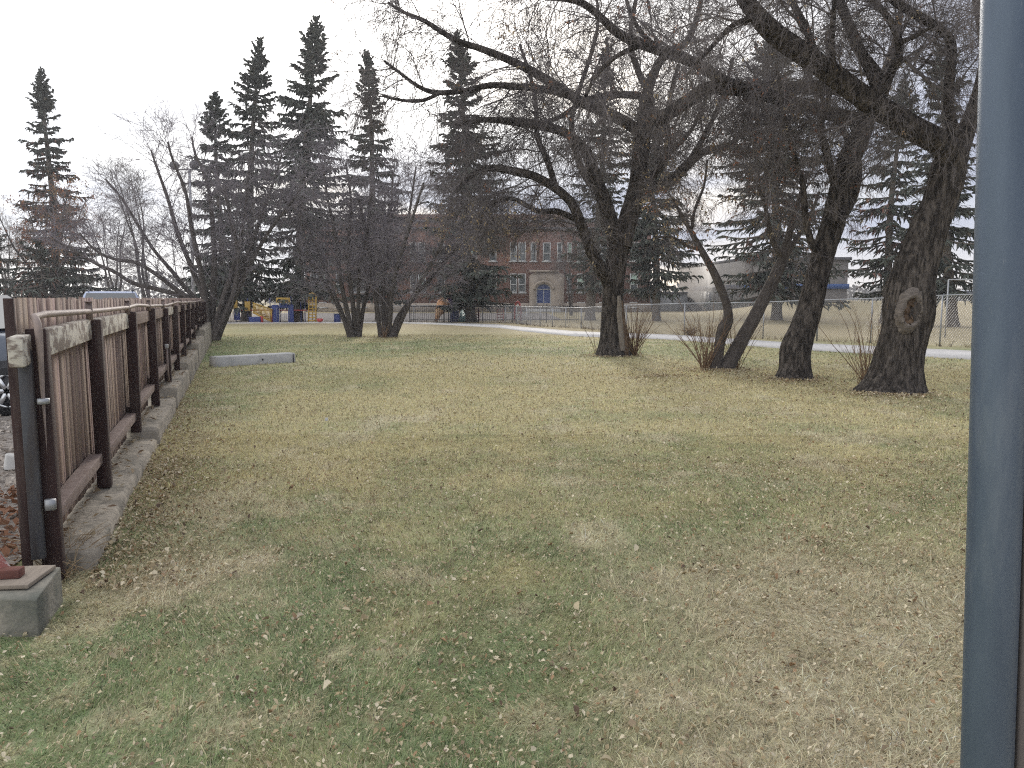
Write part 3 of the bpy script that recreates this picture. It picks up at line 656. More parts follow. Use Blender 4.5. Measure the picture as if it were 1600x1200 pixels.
MB().box((cx, YS-1.1, .12), (xb-xa-.2, 1.6, .5)).build('entrance_step', M['concrete_pale'], school)

# ------------------------------------------------------------------ gym hall to the right
gp0, gp1 = U(1062, 419, 104), U(1165, 403, 79); p2 = U(1326, 405, 79)
zt = 5.75
gym = thing('gym_hall', 'grey flat-roofed gym hall with a blue band, right of the brick school', 'building', (gp1[0], 90, 0))
base = [(gp0[0], 104), (gp1[0], 79.), (p2[0], 79.), (p2[0]+4, 104)]
v = [(x, y, z) for z in (-.2, zt) for x, y in base]
MB().add(v, [(4, 5, 6, 7)]+[(i, (i+1) % 4, 4+(i+1) % 4, 4+i) for i in range(4)]).build('wall', M['cladding'], gym)
def along(u, off=0.):
    a, b = np.array(base[0]), np.array(base[1]); t = (b-a)/np.linalg.norm(b-a); nn = np.array([t[1], -t[0]]); p = a+(b-a)*u-nn*off
    if nn[0] > 0: p = a+(b-a)*u-nn*off
    return p
def wallbox(u0, u1, z0, z1, th, name, m, parent=gym):
    p, q = along(u0, th/2), along(u1, th/2)
    return MB().beam((p[0], p[1], (z0+z1)/2), (q[0], q[1], (z0+z1)/2), th, z1-z0).build(name, m, parent)
wallbox(-.01, 1.0, zt-.22, zt+.1, .3, 'roof_edge', M['roofdark'])
MB().box(((base[1][0]+base[2][0])/2, 78.9, zt-.06), (base[2][0]-base[1][0]+.5, .3, .32)).build('roof_edge', M['roofdark'], gym)
MB().box(((base[1][0]+base[2][0])/2, 78.9, 2.9), (base[2][0]-base[1][0]+.2, .24, .5)).build('blue_band', M['gymtrim'], gym)
wallbox(.2, 1.0, 2.55, 3.15, .22, 'blue_band', M['gymtrim'])
wallbox(.0, 1.0, 0, 2.5, .10, 'lower_wall', M['gympale'])
ev = wallbox(.36, .58, 0, 2.5, .18, 'entrance_glazing', M['white'])
wallbox(.38, .45, .1, 2.35, .24, 'door', M['pane'], ev); wallbox(.48, .56, .1, 2.35, .24, 'door', M['bluedoor'], ev)
wallbox(.70, .84, 1.25, 2.1, .2, 'window', M['white']); wallbox(.715, .825, 1.35, 2.0, .24, 'window_pane', M['pane'])
lk_ = thing('link_building', 'low pale link building between the brick school and the gym hall', 'building', (SX(1040), 100, 0))
MB().box((U(1045, 470, 100)[0], 102, 1.05), (7.5, 4, 2.5)).build('wall', M['gympale'], lk_)
MB().box((U(1045, 470, 100)[0], 102, 2.4), (7.9, 4.4, .2)).build('roof', M['roofdark'], lk_)

# ------------------------------------------------------------------ chain-link fence
BASE = [(590, 503.2), (647, 503.2), (700.6, 503.4), (754, 503.8), (790, 505), (807, 506), (823, 508), (844, 510), (863, 511), (884, 512), (908, 513.3), (978, 520.5), (1069, 524), (1130, 527), (1192, 529.8), (1276, 533), (1360, 536), (1468, 541), (1575, 545.5), (1690, 550.5)]
TOP = [477, 477, 477.5, 477.5, 478, 478.5, 479, 479.5, 480, 480.5, 481, 477, 474, 473.3, 472, 469, 466.5, 461.5, 458, 454.5]
bp = np.array([G(*q) for q in BASE]); hts = np.array([float(U(q[0], t, p[1])[2]) for q, t, p in zip(BASE, TOP, bp)])
cl = thing('chain_link_fence', 'galvanised chain link fence running along the footpath', 'fence', bp[9])
for i, (p, h) in enumerate(zip(bp, hts)):
    MB().tube([p+[0, 0, -.05], p+[0, 0, h-.02]], .026 if i % 5 else .036, 10).build('post', M['galv_fence'], cl, smooth=True)
MB().tube([p+[0, 0, h] for p, h in zip(bp, hts)], .021, 8).build('top_rail', M['galv_fence'], cl)
seg = np.r_[0, np.cumsum(np.linalg.norm(np.diff(bp, axis=0), axis=1))]
def fpos(s): return np.stack([np.interp(s, seg, bp[:, i]) for i in range(3)], -1), np.interp(s, seg, hts)
s0 = np.arange(0, seg[-1]-1.2, .085); P = []
for sg in (1, -1):
    t = np.linspace(0, 1, 5); 
    for s in s0:
        ss = s+1.2*(t if sg > 0 else 1-t); b, h = fpos(ss); q = b.copy(); q[:, 2] = .04+t*(h-.06); q[:, 1] += .006*sg; P.append(q)
v, f = tubes(np.array(P), np.full((len(P), 5), .0046), 3)
MB().add(v, [f]).build('wire_mesh', M['wire'], cl)
# black picket fence of the schoolyard
ip = thing('iron_fence', 'black iron picket fence around the playground', 'fence', (0, 54, 0))
yi = 54.; xa, xb = U(640, 480, yi)[0], U(905, 480, yi)[0]; m = MB()
for x in np.arange(xa, xb, .13): m.box((x, yi, .62), (.022, .022, 1.2))
m.build('pickets', M['black'], ip)
MB().box(((xa+xb)/2, yi, 1.12), (xb-xa, .05, .05)).box(((xa+xb)/2, yi, .2), (xb-xa, .05, .05)).build('rail', M['black'], ip)
for x in np.arange(xa, xb+.1, 2.4): MB().box((x, yi+.045, .66), (.06, .06, 1.32)).build('post', M['black'], ip)
# brown brush and weeds growing along the chain-link foot
wd = MB(); r = np.random.default_rng(8)
for s in np.arange(0, seg[-1], .16):
    b, h = fpos(np.array([s])); b = b[0]
    if r.random() < .3: continue
    q, rad = stalks(b+np.array([0, r.normal(0, .12), 0]), 7, r.uniform(.12, .34), .8, .008, int(s*50), .5, K=4)
    v, f = tubes(q, rad, 3); wd.add(v, [f], col=np.tile(np.array([.24, .17, .1])*r.uniform(.6, 1.3), (len(v), 1)))
tag(wd.build('fence_weeds', M['leaf']), 'brown dry weeds along the chain link fence foot', None, kind='stuff')
b = G(1078, 524); q, rad = stalks(b, 260, .75, .9, .007, 61, .9, K=6); v, f = tubes(q, rad, 3)
tag(MB().add(v, [f]).build('grass_tussock', M['straw']), 'round straw tussock at the chain link fence, left of the forked small tree', 'tussock')

# ------------------------------------------------------------------ playground
def pz(px, py, Y): return U(px, py, Y)
def pbox(m, px0, py0, px1, py1, Y, th):
    a, b = U(px0, py0, Y), U(px1, py1, Y); return m.box(((a[0]+b[0])/2, Y+th/2, (a[2]+b[2])/2), (abs(b[0]-a[0]), th, abs(a[2]-b[2])))
YA = 53.5
ps = thing('play_structure', 'blue and yellow playground climber with stairs and ladder', 'playground', (*U(440, 503, YA)[:2], 0))
m = MB()
for px in (368, 387, 422, 437, 455, 470, 476): m = MB(); pbox(m, px-1.1, 466 if px < 450 else 463, px+1.1, 504, YA+.5, .11); m.build('post', M['blue'], ps)
for q in ((424, 476, 436, 503, YA, .08), (449.5, 476, 459, 503, YA, .08), (436, 474, 449.5, 481, YA, .08), (364, 484, 375, 500, YA+.2, .08), (389, 495, 407, 503, YA-.2, .1)): m = MB(); pbox(m, *q); m.build('blue_panel', M['blue'], ps, bevel=.01)
m = MB()
for px in (432.5, 437, 440, 444, 447, 451.5): pbox(m, px-.5, 481, px+.5, 500, YA-.05, .04)
m.build('guard_bars', M['white'], ps)
for q in ((431, 465, 453, 473, YA, .1), (360, 469, 371, 482, YA+.2, .1), (382, 471, 391, 486, YA+.2, .1)): m = MB(); pbox(m, *q); m.build('yellow_panel', M['yellow'], ps, bevel=.01)
m = MB(); pbox(m, 372, 484, 477, 485.6, YA+.3, 1.6); m.build('deck', M['red'], ps)
m = MB(); a, b = U(395, 473, YA-.1), U(426, 484, YA-.1); c, d = U(395, 488, YA-.1), U(424, 502, YA-.1)
m.beam(a, b, .07, .07); m.beam(c, d, .08, .12)
for t in np.linspace(.03, .97, 16): m.beam(a+(b-a)*t+[0, 0, -.03], c+(d-c)*t+[0, 0, .03], .045, .045, up=(0, 1, 0))
m.build('stair_railing', M['yellow'], ps)
m = MB()
for t in np.linspace(.1, .9, 5): q = c+(d-c)*t; m.box((q[0], q[1]+.55, q[2]), (.3, 1.0, .05))
m.build('stair_tread', M['red'], ps)
m = MB(); pbox(m, 422, 484, 425.5, 504, YA-.05, .1); m.build('red_post', M['red'], ps); m = MB(); pbox(m, 406, 494, 411, 504, YA-.15, .1); m.build('red_post', M['red'], ps)
m = MB(); a, b, c, d = U(483, 464, YA), U(494, 464, YA), U(482, 503, YA), U(493.5, 503, YA)
m.beam(a, c, .08, .08, up=(0, 1, 0)); m.beam(b, d, .08, .08, up=(0, 1, 0)); m.beam((a+b)/2, (c+d)/2, .06, .06, up=(0, 1, 0))
for t in np.linspace(.12, .94, 8): m.beam(a+(c-a)*t, b+(d-b)*t, .07, .07)
a = U(488, 464, YA); m.tube([a+[-.3, 0, 0], a+[-.2, 0, .2], a+[0, 0, .27], a+[.2, 0, .2], a+[.3, 0, 0]], .05, 8)
m.build('ladder', M['yellow'], ps)
m = MB(); t = np.linspace(0, 1, 8)
a = U(357, 503, YA)
for k in range(4): m.tube([a+[.22*k*.5, 0, 0], a+[.22*k*.5+.08, 0, .6], a+[.22*k*.5, .05, 1.1]], .025, 6)
for k in range(4): m.beam(a+[0, 0, .2+.25*k], a+[.4, 0, .25+.25*k], .03, .03)
m.build('climbing_net', M['cream'], ps)
sw = thing('spring_rider', 'small red spring rider beside the yellow ladder', 'playground toy', U(500, 503, YA-.2))
a = U(500, 500, YA-.2)
MB().tube([a+[-.2, 0, .08], a+[-.12, 0, 0], a+[0, 0, -.02], a+[.12, 0, 0], a+[.2, 0, .1]], [.04, .12, .14, .12, .04], 10).build('body', M['red'], sw, smooth=True)
h = np.linspace(0, 1, 40); MB().tube(np.stack([a[0]+.07*np.cos(h*31), a[1]+.07*np.sin(h*31), .0+h*(a[2]-.02)], 1), .012, 6).build('spring', M['black'], sw)
bn = thing('bin', 'square dark blue bin standing near the school wall', 'bin', U(526, 502, 55))
m = MB(); pbox(m, 521.5, 491, 530.5, 503.5, 55, .5); m.build('body', M['blue'], bn, bevel=.02)
m = MB(); pbox(m, 521, 490, 531, 491, 54.98, .54); m.build('lid', M['black'], bn)
# second play unit behind the iron fence
YB = 56.
st = thing('slide_tower', 'orange tube slide with purple panel in the playground', 'playground', (*U(695, 500, YB)[:2], 0))
path = np.array([U(681.5, 502, YB), U(684, 493, YB), U(687.5, 484, YB), U(691.5, 476, YB), U(698, 469, YB)])
MB().tube(path, [.10, .22, .36, .46, .44], 14).build('tube_slide', M['orange'], st, smooth=True)
m = MB(); pbox(m, 701, 467, 712, 485, YB, .1); m.build('purple_panel', M['purple'], st, bevel=.02)
m = MB(); pbox(m, 703, 485, 717, 503, YB+.1, .08); m.build('blue_panel', M['blue'], st, bevel=.02)
m = MB(); pbox(m, 700.5, 462, 702, 504, YB+.2, .1); m.build('post', M['purple'], st); m = MB(); pbox(m, 711.5, 463, 713, 504, YB+.2, .1); m.build('post', M['purple'], st)
MB().box((U(706, 484, YB)[0], YB+.6, U(706, 484, YB)[2]), (.8, 1.0, .06)).build('deck', M['black'], st)
ds = thing('double_slide', 'pair of teal slides side by side in the playground', 'slide', (*U(727, 503, YB)[:2], 0))
for a0, a1, b0, b1 in ((721, 729.5, 717, 726), (730.5, 738.5, 727, 734)):
    A_, B_, C_, D_ = U(a0, 483, YB+1.6), U(a1, 483, YB+1.6), U(b0, 502.5, YB-.1), U(b1, 502.5, YB-.1)
    m = MB(); m.add([A_, B_, D_, C_, A_-[0, 0, .05], B_-[0, 0, .05], D_-[0, 0, .05], C_-[0, 0, .05]], [(0, 1, 2, 3), (7, 6, 5, 4), (0, 4, 5, 1), (2, 6, 7, 3), (0, 3, 7, 4), (1, 5, 6, 2)])
    m.beam(A_, C_, .06, .16); m.beam(B_, D_, .06, .16); m.build('chute', M['teal'], ds)
a = U(721, 483, YB+1.65); b = U(738.5, 483, YB+1.65)
MB().tube([(a[0], a[1], 0), (a[0], a[1], a[2]+.25), (b[0], b[1], a[2]+.25), (b[0], b[1], 0)], .04, 8).build('frame', M['teal'], ds)
for k, (p0, p1, lb) in enumerate([(739, 749, 'red climbing frame right next to the teal slides'), (776, 787, 'red climbing frame right of the spruce trunk by the picket fence')]):
    cf = thing('climbing_frame', lb, 'playground', (*U((p0+p1)/2, 503, YB)[:2], 0))
    m = MB(); pbox(m, p0, 481, p0+1.3, 504, YB, .08); m.build('post', M['red'], cf); m = MB(); pbox(m, p1-1.3, 481, p1, 504, YB, .08); m.build('post', M['red'], cf)
    m = MB()
    for t in range(5): pbox(m, p0+1.3, 483+4*t, p1-1.3, 484.3+4*t, YB+.02, .05)
    m.build('rungs', M['red'], cf)
ra = thing('arch_climber', 'red arched climber sticking up behind the picket fence', 'playground', (*U(810, 500, YB+2)[:2], 0))
c = U(809, 487, YB+2); t = np.linspace(0, math.pi, 14)
arc = lambda w, h, y: np.r_[[[c[0]-w, c[1]+y, 0]], np.stack([c[0]-w*np.cos(t), np.full(14, c[1]+y), c[2]-.2+h*np.sin(t)], 1), [[c[0]+w, c[1]+y, 0]]]
MB().tube(arc(.25, .95, 0), .06, 8).build('arch', M['red'], ra); MB().tube(arc(.25, .95, .5), .06, 8).build('arch', M['red'], ra)
m = MB()
for z in np.linspace(.3, 1.3, 5): m.beam((c[0]-.25, c[1], z), (c[0]+.25, c[1]+.5, z), .05, .05)
m.build('rungs', M['red'], ra)
bt = thing('bicycle_rack', 'small white looped bicycle rack behind the chain link fence', 'bike rack', (*U(819, 505, 51)[:2], 0))
c = U(819, 500, 51); m = MB()
for k in range(3): t = np.linspace(0, math.pi, 12); m.tube(np.stack([c[0]-.3+.3*k-.14*np.cos(t), np.full(12, c[1]), .35+.42*np.sin(t)], 1), .022, 6); m.tube([(c[0]-.44+.3*k, c[1], .35), (c[0]-.44+.3*k, c[1], 0)], .022, 6)
m.tube([(c[0]+.44, c[1], .35), (c[0]+.44, c[1], 0)], .022, 6)
m.build('hoops', M['white'], bt); MB().tube([(c[0]-.46, c[1], .03), (c[0]+.46, c[1], .03)], .025, 6).build('rail', M['white'], bt)

# ------------------------------------------------------------------ goal frame, lamp, treeline
YG = 33.5
a, b = U(1478.5, 495, YG), U(1600, 495, YG)
go = thing('goal_frame', 'white goal frame on the field behind the chain link fence', 'goal', (a[0], YG, 0))
zt = float(U(1478, 437, YG)[2])
MB().tube([(a[0], YG, 0), (a[0], YG, zt)], .03, 10).build('upright', M['galv_fence'], go, smooth=True)
MB().tube([(b[0], YG, 0), (b[0], YG, zt)], .03, 10).build('upright', M['galv_fence'], go, smooth=True)
MB().tube([(a[0], YG, zt), (b[0], YG, zt)], .028, 10).build('crossbar', M['galv_fence'], go, smooth=True)
YL = 47.; a = U(302, 470, YL); c = U(296, 265, YL)
lp = thing('floodlight_pole', 'tall grey pole with two round floodlight heads rising behind the multi stemmed tree', 'lamp post', (a[0], YL, 0))
MB().tube([(a[0], YL, 0), (c[0], YL, c[2])], [.11, .07], 10).build('pole', M['lamppole'], lp, smooth=True)
MB().tube([U(276, 265, YL), U(312, 265, YL)], .04, 8).build('cross_arm', M['lamp'], lp)
for px in (272.5, 303.5):
    q = U(px, 259, YL); MB().tube([q+[0, -.06, -.03], q+[0, -.05, 0], q+[0, .12, .05], q+[0, .28, .12]], [.05, .27, .25, .08], 18).build('lamp_head', M['lamp'], lp, smooth=True)
#PART4
# ------------------------------------------------------------------ bare trees
def catmull(P, n):
    P = np.asarray(P, float); k = len(P)
    if k == 2: t = np.linspace(0, 1, n)[:, None]; return P[0]*(1-t)+P[1]*t
    E = np.vstack([2*P[0]-P[1], P, 2*P[-1]-P[-2]])
    s = np.linspace(0, k-1-1e-6, n); i = s.astype(int); t = (s-i)[:, None]
    a, b, c, d = E[i], E[i+1], E[i+2], E[i+3]
    return .5*(2*b+(c-a)*t+(2*a-5*b+4*c-d)*t*t+(3*b-a-3*c+d)*t**3)
def trace(pts, Y, dy0=0., dy1=0., n=24):
    k = len(pts); L = []
    for i, q in enumerate(pts):
        y = Y+dy0+(dy1-dy0)*i/max(1, k-1); p = U(q[0], q[1], y); L.append([*p, q[2]/F*y])
    c = catmull(np.array(L), n); return c[:, :3], np.maximum(c[:, 3], .003)
def bark_tube(mb, P, rad, sides=30, amp=.09, step=.05, flare=0.):
    seg = np.r_[0, np.cumsum(np.linalg.norm(np.diff(P, axis=0), axis=1))]; n = max(8, int(seg[-1]/step)); t = np.linspace(0, seg[-1], n)
    P = np.stack([np.interp(t, seg, P[:, i]) for i in range(3)], 1); rad = np.interp(t, seg, rad)
    for _ in range(3): P[1:-1] = (P[:-2]+2*P[1:-1]+P[2:])/4
    v, f = tubes(P[None], rad[None], sides)
    c = np.repeat(P, sides, 0); dirs = v-c; R0 = np.repeat(rad, sides); a = np.tile(np.arange(sides)*2*math.pi/sides, n); tt = np.repeat(t, sides)
    k = 8
    ro = np.maximum(R0, .03); cx_, sx_ = np.cos(a)*ro*22, np.sin(a)*ro*22
    rid = 1.3*(1-np.abs(noise(cx_+tt*.5+9, sx_+tt*1.7, 5)-.5)*3.2)*.6+.5*np.abs(noise(cx_*2+3, sx_*2+tt*5, 6)-.5)*2
    lump = noise(np.cos(a)*.9+tt*1.1, np.sin(a)*.9-tt*.8, 8)-.5
    s = 1+amp*(rid-.5)*np.minimum(1, .12/ro)+amp*1.3*lump
    if flare: s += flare*np.exp(-tt/.28)*(.5+1.0*noise(np.cos(a)*2+5, np.sin(a)*2, 12))
    mb.add(c+dirs*s[:, None], [f])
def grow(par, n, L, ang, droop=0., wander=.18, K=6, tmin=.2, rk=.012, rmin=.003, seed=0, up=0., taper=.35, lenfall=.5):
    """children sprouting from a batch of parent polylines"""
    P, Rd = par; r = np.random.default_rng(seed)
    lens = np.linalg.norm(np.diff(P, axis=1), axis=2).sum(1)
    i = r.choice(len(P), n, p=lens/lens.sum()); t = tmin+(1-tmin)*r.random(n)**.8; kk = P.shape[1]-1
    s = np.clip(t*kk, 0, kk-1e-4); j = s.astype(int); f = (s-j)[:, None]
    p = P[i, j]*(1-f)+P[i, j+1]*f; T = P[i, j+1]-P[i, j]; T /= np.linalg.norm(T, axis=1, keepdims=True)+1e-9
    pr = Rd[i, j]*(1-f[:, 0])+Rd[i, j+1]*f[:, 0]
    u = r.normal(0, 1, (n, 3)); u -= (u*T).sum(1, keepdims=True)*T; u /= np.linalg.norm(u, axis=1, keepdims=True)+1e-9
    a = r.uniform(*ang, n)[:, None]; d = np.cos(a)*T+np.sin(a)*u; d[:, 2] += up
    d /= np.linalg.norm(d, axis=1, keepdims=True)
    ln = r.uniform(*L, n)*(1-lenfall*t); st = ln/(K-1)
    Q = np.zeros((n, K, 3)); Q[:, 0] = p
    for k in range(1, K):
        d = d+r.normal(0, wander, (n, 3)); d[:, 2] -= droop*k/K; d /= np.linalg.norm(d, axis=1, keepdims=True); Q[:, k] = Q[:, k-1]+d*st[:, None]
    r0 = np.maximum(np.minimum(pr*.75, ln*rk), rmin)
    RR = np.maximum(r0[:, None]*np.linspace(1, taper, K)[None], rmin*.8)
    k = (Q[:, :, 2].min(1) > .5)
    return Q[k], RR[k]
def join(limbs, K=24):
    return np.stack([q[0] for q in limbs]), np.stack([q[1] for q in limbs])
def seeds(par, n, size, seed, cols, zlo=0.6):
    P, _ = par; r = np.random.default_rng(seed); i = r.integers(0, len(P), n); p = P[i, -1]+r.normal(0, .03, (n, 3))
    m = MB(); rep = 7; p = np.repeat(p, rep, 0)+r.normal(0, size*1.1, (n*rep, 3)); N = len(p)
    a = r.normal(0, 1, (N, 3)); a[:, 2] -= 1.0; a /= np.linalg.norm(a, axis=1, keepdims=True); b = np.cross(a, r.normal(0, 1, (N, 3))); b /= np.linalg.norm(b, axis=1, keepdims=True)
    s = size*r.uniform(.6, 1.3, (N, 1)); v = np.stack([p, p+a*s*.6+b*s*.28, p+a*s*1.3, p+a*s*.6-b*s*.28], 1).reshape(-1, 3)
    j = np.arange(N)*4; c = np.repeat(np.array(cols)[r.integers(0, len(cols), n)], rep, 0)*r.uniform(.7, 1.2, (N, 1))
    return m.add(v, [np.stack([j, j+1, j+2, j+3], 1)], col=np.repeat(c, 4, 0))
RUST = [(.24, .105, .06), (.3, .14, .08), (.26, .17, .09)]; TAN = [(.38, .29, .17), (.32, .24, .15), (.42, .34, .22)]

def build_tree(name, label, base, trunk, limbs, crown, seedsets=(), shoots=None, group=None, cat='tree', bark='bark', twig='twig', sides=26, small=14, flare=.25, amp=.09, extra=None):
    t = thing(name, label, cat, base, group)
    m = MB()
    for P, r in trunk: bark_tube(m, P, r, sides, amp, flare=flare, step=.03 if sides > 40 else .06)
    m.build('trunk', M[bark], t, smooth=True)
    for P, r in limbs:
        q = MB(); bark_tube(q, P, r, small, .06, step=.07); q.build('limb', M[bark], t, smooth=True)
    q = MB()
    for lv, s in crown:
        v, f = tubes(lv[0], lv[1], s); q.add(v, [f])
    q.build('crown', M[twig], t, smooth=True)
    for (lv, n, size, seed, cols) in seedsets: seeds(lv, n, size, seed, cols).build('seed_clusters', M['leaf'], t)['kind'] = 'stuff'
    if shoots:
        q = MB()
        for b, n, L, sp, rad, sd in shoots:
            P, r = stalks(b, n, L, sp, rad, sd, .12, K=7); v, f = tubes(P, r, 5); q.add(v, [f])
            Q = grow((P, r), n*2, (L*.15, L*.35), (.3, .7), 0, .1, 4, .3, .01, .0022, sd+1); v, f = tubes(*Q, 3); q.add(v, [f])
        q.build('basal_shoots', M['shoot'], t)
    return t

# --- big scarred maple on the right
Y1 = G(1395, 612)[1]
tr1 = trace([(1393, 622, 41), (1399, 588, 36), (1405, 555, 33), (1412, 520, 33), (1420, 478, 36), (1430, 430, 32), (1444, 385, 29), (1454, 350, 27), (1468, 312, 25), (1480, 270, 24), (1492, 235, 20)], Y1, 0, .1, 40)
l1 = [trace(p, Y1, a, b) for p, a, b in [
    ([(1488, 262, 18), (1476, 228, 19), (1440, 208, 18), (1407, 190, 18), (1352, 154, 17), (1297, 113, 16), (1251, 82, 16), (1209, 52, 15), (1182, 22, 13), (1158, -10, 11), (1130, -60, 8)], 0, -.9),
    ([(1372, 150, 9), (1368, 118, 11), (1350, 91, 8), (1330, 47, 7.5), (1314, 8, 7), (1300, -40, 6)], -.35, .2),
    ([(1378, 150, 8), (1384, 130, 8), (1393, 112, 6.5), (1406, 85, 6), (1405, 66, 6), (1399, 48, 5), (1380, 17, 4.5), (1355, -6, 4)], -.35, -.9),
    ([(1277, 98, 5), (1262, 50, 5.5), (1248, 22, 5), (1232, -8, 4.5)], -.6, -.2),
    ([(1303, 112, 5), (1299, 70, 4.5), (1302, 30, 4), (1306, -20, 3.5)], -.55, -1.2),
    ([(1492, 225, 10), (1484, 180, 8), (1482, 150, 7.5), (1485, 110, 7), (1487, 66, 6.5), (1473, 48, 6), (1435, 25, 6.5), (1400, 4, 6), (1370, -20, 5)], .1, -.8),
    ([(1494, 240, 17), (1515, 190, 12), (1531, 137, 9), (1540, 90, 8), (1537, 50, 8), (1527, 0, 7), (1520, -50, 6)], .1, .5),
    ([(1200, 42, 4), (1180, 28, 4), (1146, 38, 4), (1128, 56, 3.5), (1104, 82, 3), (1085, 100, 2.2)], -.8, -1.2),
    ([(1405, 66, 4), (1425, 60, 3.2), (1450, 45, 3), (1475, 36, 2.6)], -.7, -1.2),
    ([(1403, 88, 3), (1420, 98, 2.6), (1432, 112, 2.4), (1460, 80, 2)], -.7, -.3)]]
A = grow(join(l1), 130, (.9, 2.2), (.5, 1.2), .12, .16, 8, .12, .011, .005, 101, .1)
B = grow(A, 1300, (.5, 1.35), (.4, 1.1), .25, .18, 7, .15, .008, .0036, 102, .0)
C_ = grow((np.concatenate([B[0], ]), B[1]), 10000, (.25, .75), (.4, 1.1), .3, .2, 6, .1, .006, .0028, 103)
B2 = grow(join(l1[:1]+l1[6:7]), 300, (.5, 1.4), (.9, 1.6), .75, .17, 8, .02, .006, .0036, 104, -.1)   # pendulous shoots under the limb
C2 = grow(B2, 1500, (.2, .55), (.4, 1.1), .4, .2, 6, .2, .006, .0028, 105)
B3 = grow(join([tr1]), 46, (.4, 1.3), (.8, 1.5), .2, .16, 8, .62, .007, .004, 106, .2)
C3 = grow(B3, 200, (.2, .5), (.4, 1.), .2, .2, 5, .2, .006, .003, 107)
t1 = build_tree('scarred_maple', 'thick dark maple with a large oval scar, nearest the galvanised post', G(1395, 612), [tr1], l1,
    [(A, 6), (B, 4), (C_, 3), (B2, 4), (C2, 3), (B3, 4), (C3, 3)], [(B, 60, .035, 108, RUST), (C_, 60, .03, 109, TAN)],
    [(G(1358, 606), 30, 1.75, .5, .009, 110), (G(1345, 600), 14, 1.4, .7, .007, 111)], sides=72, flare=.5, amp=.2)
# healed branch scar: raised lip rolled round a hollow, lying on the trunk's surface
def on_trunk(px, py, lift):
    k = Y1/F; q = U(px, py, Y1); cz = tr1[0][:, 2]; i = np.argsort(cz); cx = np.interp(q[2], cz[i], tr1[0][i, 0]); cy = np.interp(q[2], cz[i], tr1[0][i, 1]); rr = np.interp(q[2], cz[i], tr1[1][i])*1.04
    dx = np.clip(q[0]-cx, -rr*.96, rr*.96); s = math.sqrt(rr*rr-dx*dx)
    return np.array([q[0]*(1-s*.07), cy-s-lift-.05, q[2]])
def ring(rx, ry, lift, n=44, cx=1425, cy=488): return np.array([on_trunk(cx+rx*math.cos(a)+.18*ry*math.sin(a), cy-ry*math.sin(a)-(5 if math.sin(a) > .5 else 0), lift) for a in np.linspace(0, 2*math.pi, n)])
prof = [(25, 34, -.09), (21, 29, -.03), (18, 25, .0), (15, 21.5, .01), (12.5, 18, -.01), (11.5, 16.5, -.05)]
rg = [ring(*q)[:-1] for q in prof]; n_ = 43; rj = np.random.default_rng(3)
v = np.vstack([q+np.convolve(np.r_[(e := rj.normal(0, .035, 43))[-2:], e, e[:2]], np.ones(5)/5, 'valid')[:, None]*np.array([1, .7, 1])+rj.normal(0, .006, q.shape) for q in rg])
m = MB().add(v, [(k*n_+i, k*n_+(i+1) % n_, (k+1)*n_+(i+1) % n_, (k+1)*n_+i) for k in range(len(rg)-1) for i in range(n_)])
sc_ = m.build('scar', M['scar_lip'], t1, smooth=True)
rg = [ring(*q)[:-1] for q in ((13, 17.5, -.04), (9, 12.5, -.06), (5, 7, -.07), (1.5, 2, -.09))]; rg[1:] = [q+rj.normal(0, .012, q.shape) for q in rg[1:]]
m = MB().add(np.vstack(rg), [(k*n_+i, k*n_+(i+1) % n_, (k+1)*n_+(i+1) % n_, (k+1)*n_+i) for k in range(3) for i in range(n_)]+[tuple(3*n_+i for i in range(n_))])
m.build('scar_core', M['scar_core'], sc_)
# --- leaning maple
Y2 = G(1240, 592)[1]
tr2 = trace([(1240, 598, 24), (1242, 575, 21), (1243, 548, 22), (1253, 515, 19), (1268, 470, 18), (1279, 430, 17), (1289, 390, 17.5), (1300, 350, 18), (1313, 300, 17), (1328, 250, 16), (1346, 212, 14), (1358, 180, 11), (1372, 150, 8)], Y2, 0, .6, 40)
l2 = [trace(p, Y2, a, b) for p, a, b in [
    ([(1352, 195, 11), (1336, 187, 11), (1292, 176, 10), (1253, 162, 9), (1201, 151, 8), (1160, 140, 8)], .5, .6),
    ([(1358, 175, 11), (1330, 145, 9.5), (1292, 137, 10), (1242, 137, 10.5), (1187, 137, 10), (1157, 140, 10), (1102, 137, 9.5), (1086, 151, 10), (1047, 176, 10), (1022, 192, 9)], .5, 1.6),
    ([(1190, 137, 8), (1160, 136, 8), (1130, 127, 8.5), (1089, 99, 8), (1047, 85, 7.5), (1006, 71, 7), (965, 52, 6.5), (937, 25, 5.5), (905, 2, 5), (860, -5, 4.5), (810, -12, 3.5)], .6, -1.0),
    ([(1305, 345, 8), (1306, 300, 6), (1289, 228, 6), (1281, 201, 5), (1290, 170, 4), (1300, 120, 3.5), (1290, 60, 2.5)], 0, -.6),
    ([(1306, 352, 8), (1322, 325, 9), (1333, 300, 9), (1340, 260, 7), (1328, 225, 5), (1310, 190, 4), (1270, 130, 3), (1240, 60, 2.5)], .1, 1.2),
    ([(1284, 408, 4), (1268, 380, 5), (1258, 340, 5), (1255, 290, 4), (1240, 240, 3.5), (1225, 180, 3), (1215, 110, 2.5)], .1, -.4),
    ([(1366, 165, 8), (1380, 120, 6), (1400, 60, 5), (1410, 0, 4)], .6, 1.8),
    ([(1060, 90, 4), (1010, 60, 3.5), (985, 20, 3), (975, -20, 2.5)], .1, .5),
    ([(1000, 70, 4), (960, 90, 3.5), (930, 120, 3), (915, 150, 2.2)], -.2, -.9)]]
A = grow(join(l2), 190, (1.0, 2.5), (.5, 1.3), .2, .16, 8, .1, .010, .0052, 201, .05)
B = grow(A, 1500, (.6, 1.7), (.4, 1.1), .4, .17, 7, .12, .0075, .0042, 202, -.05)
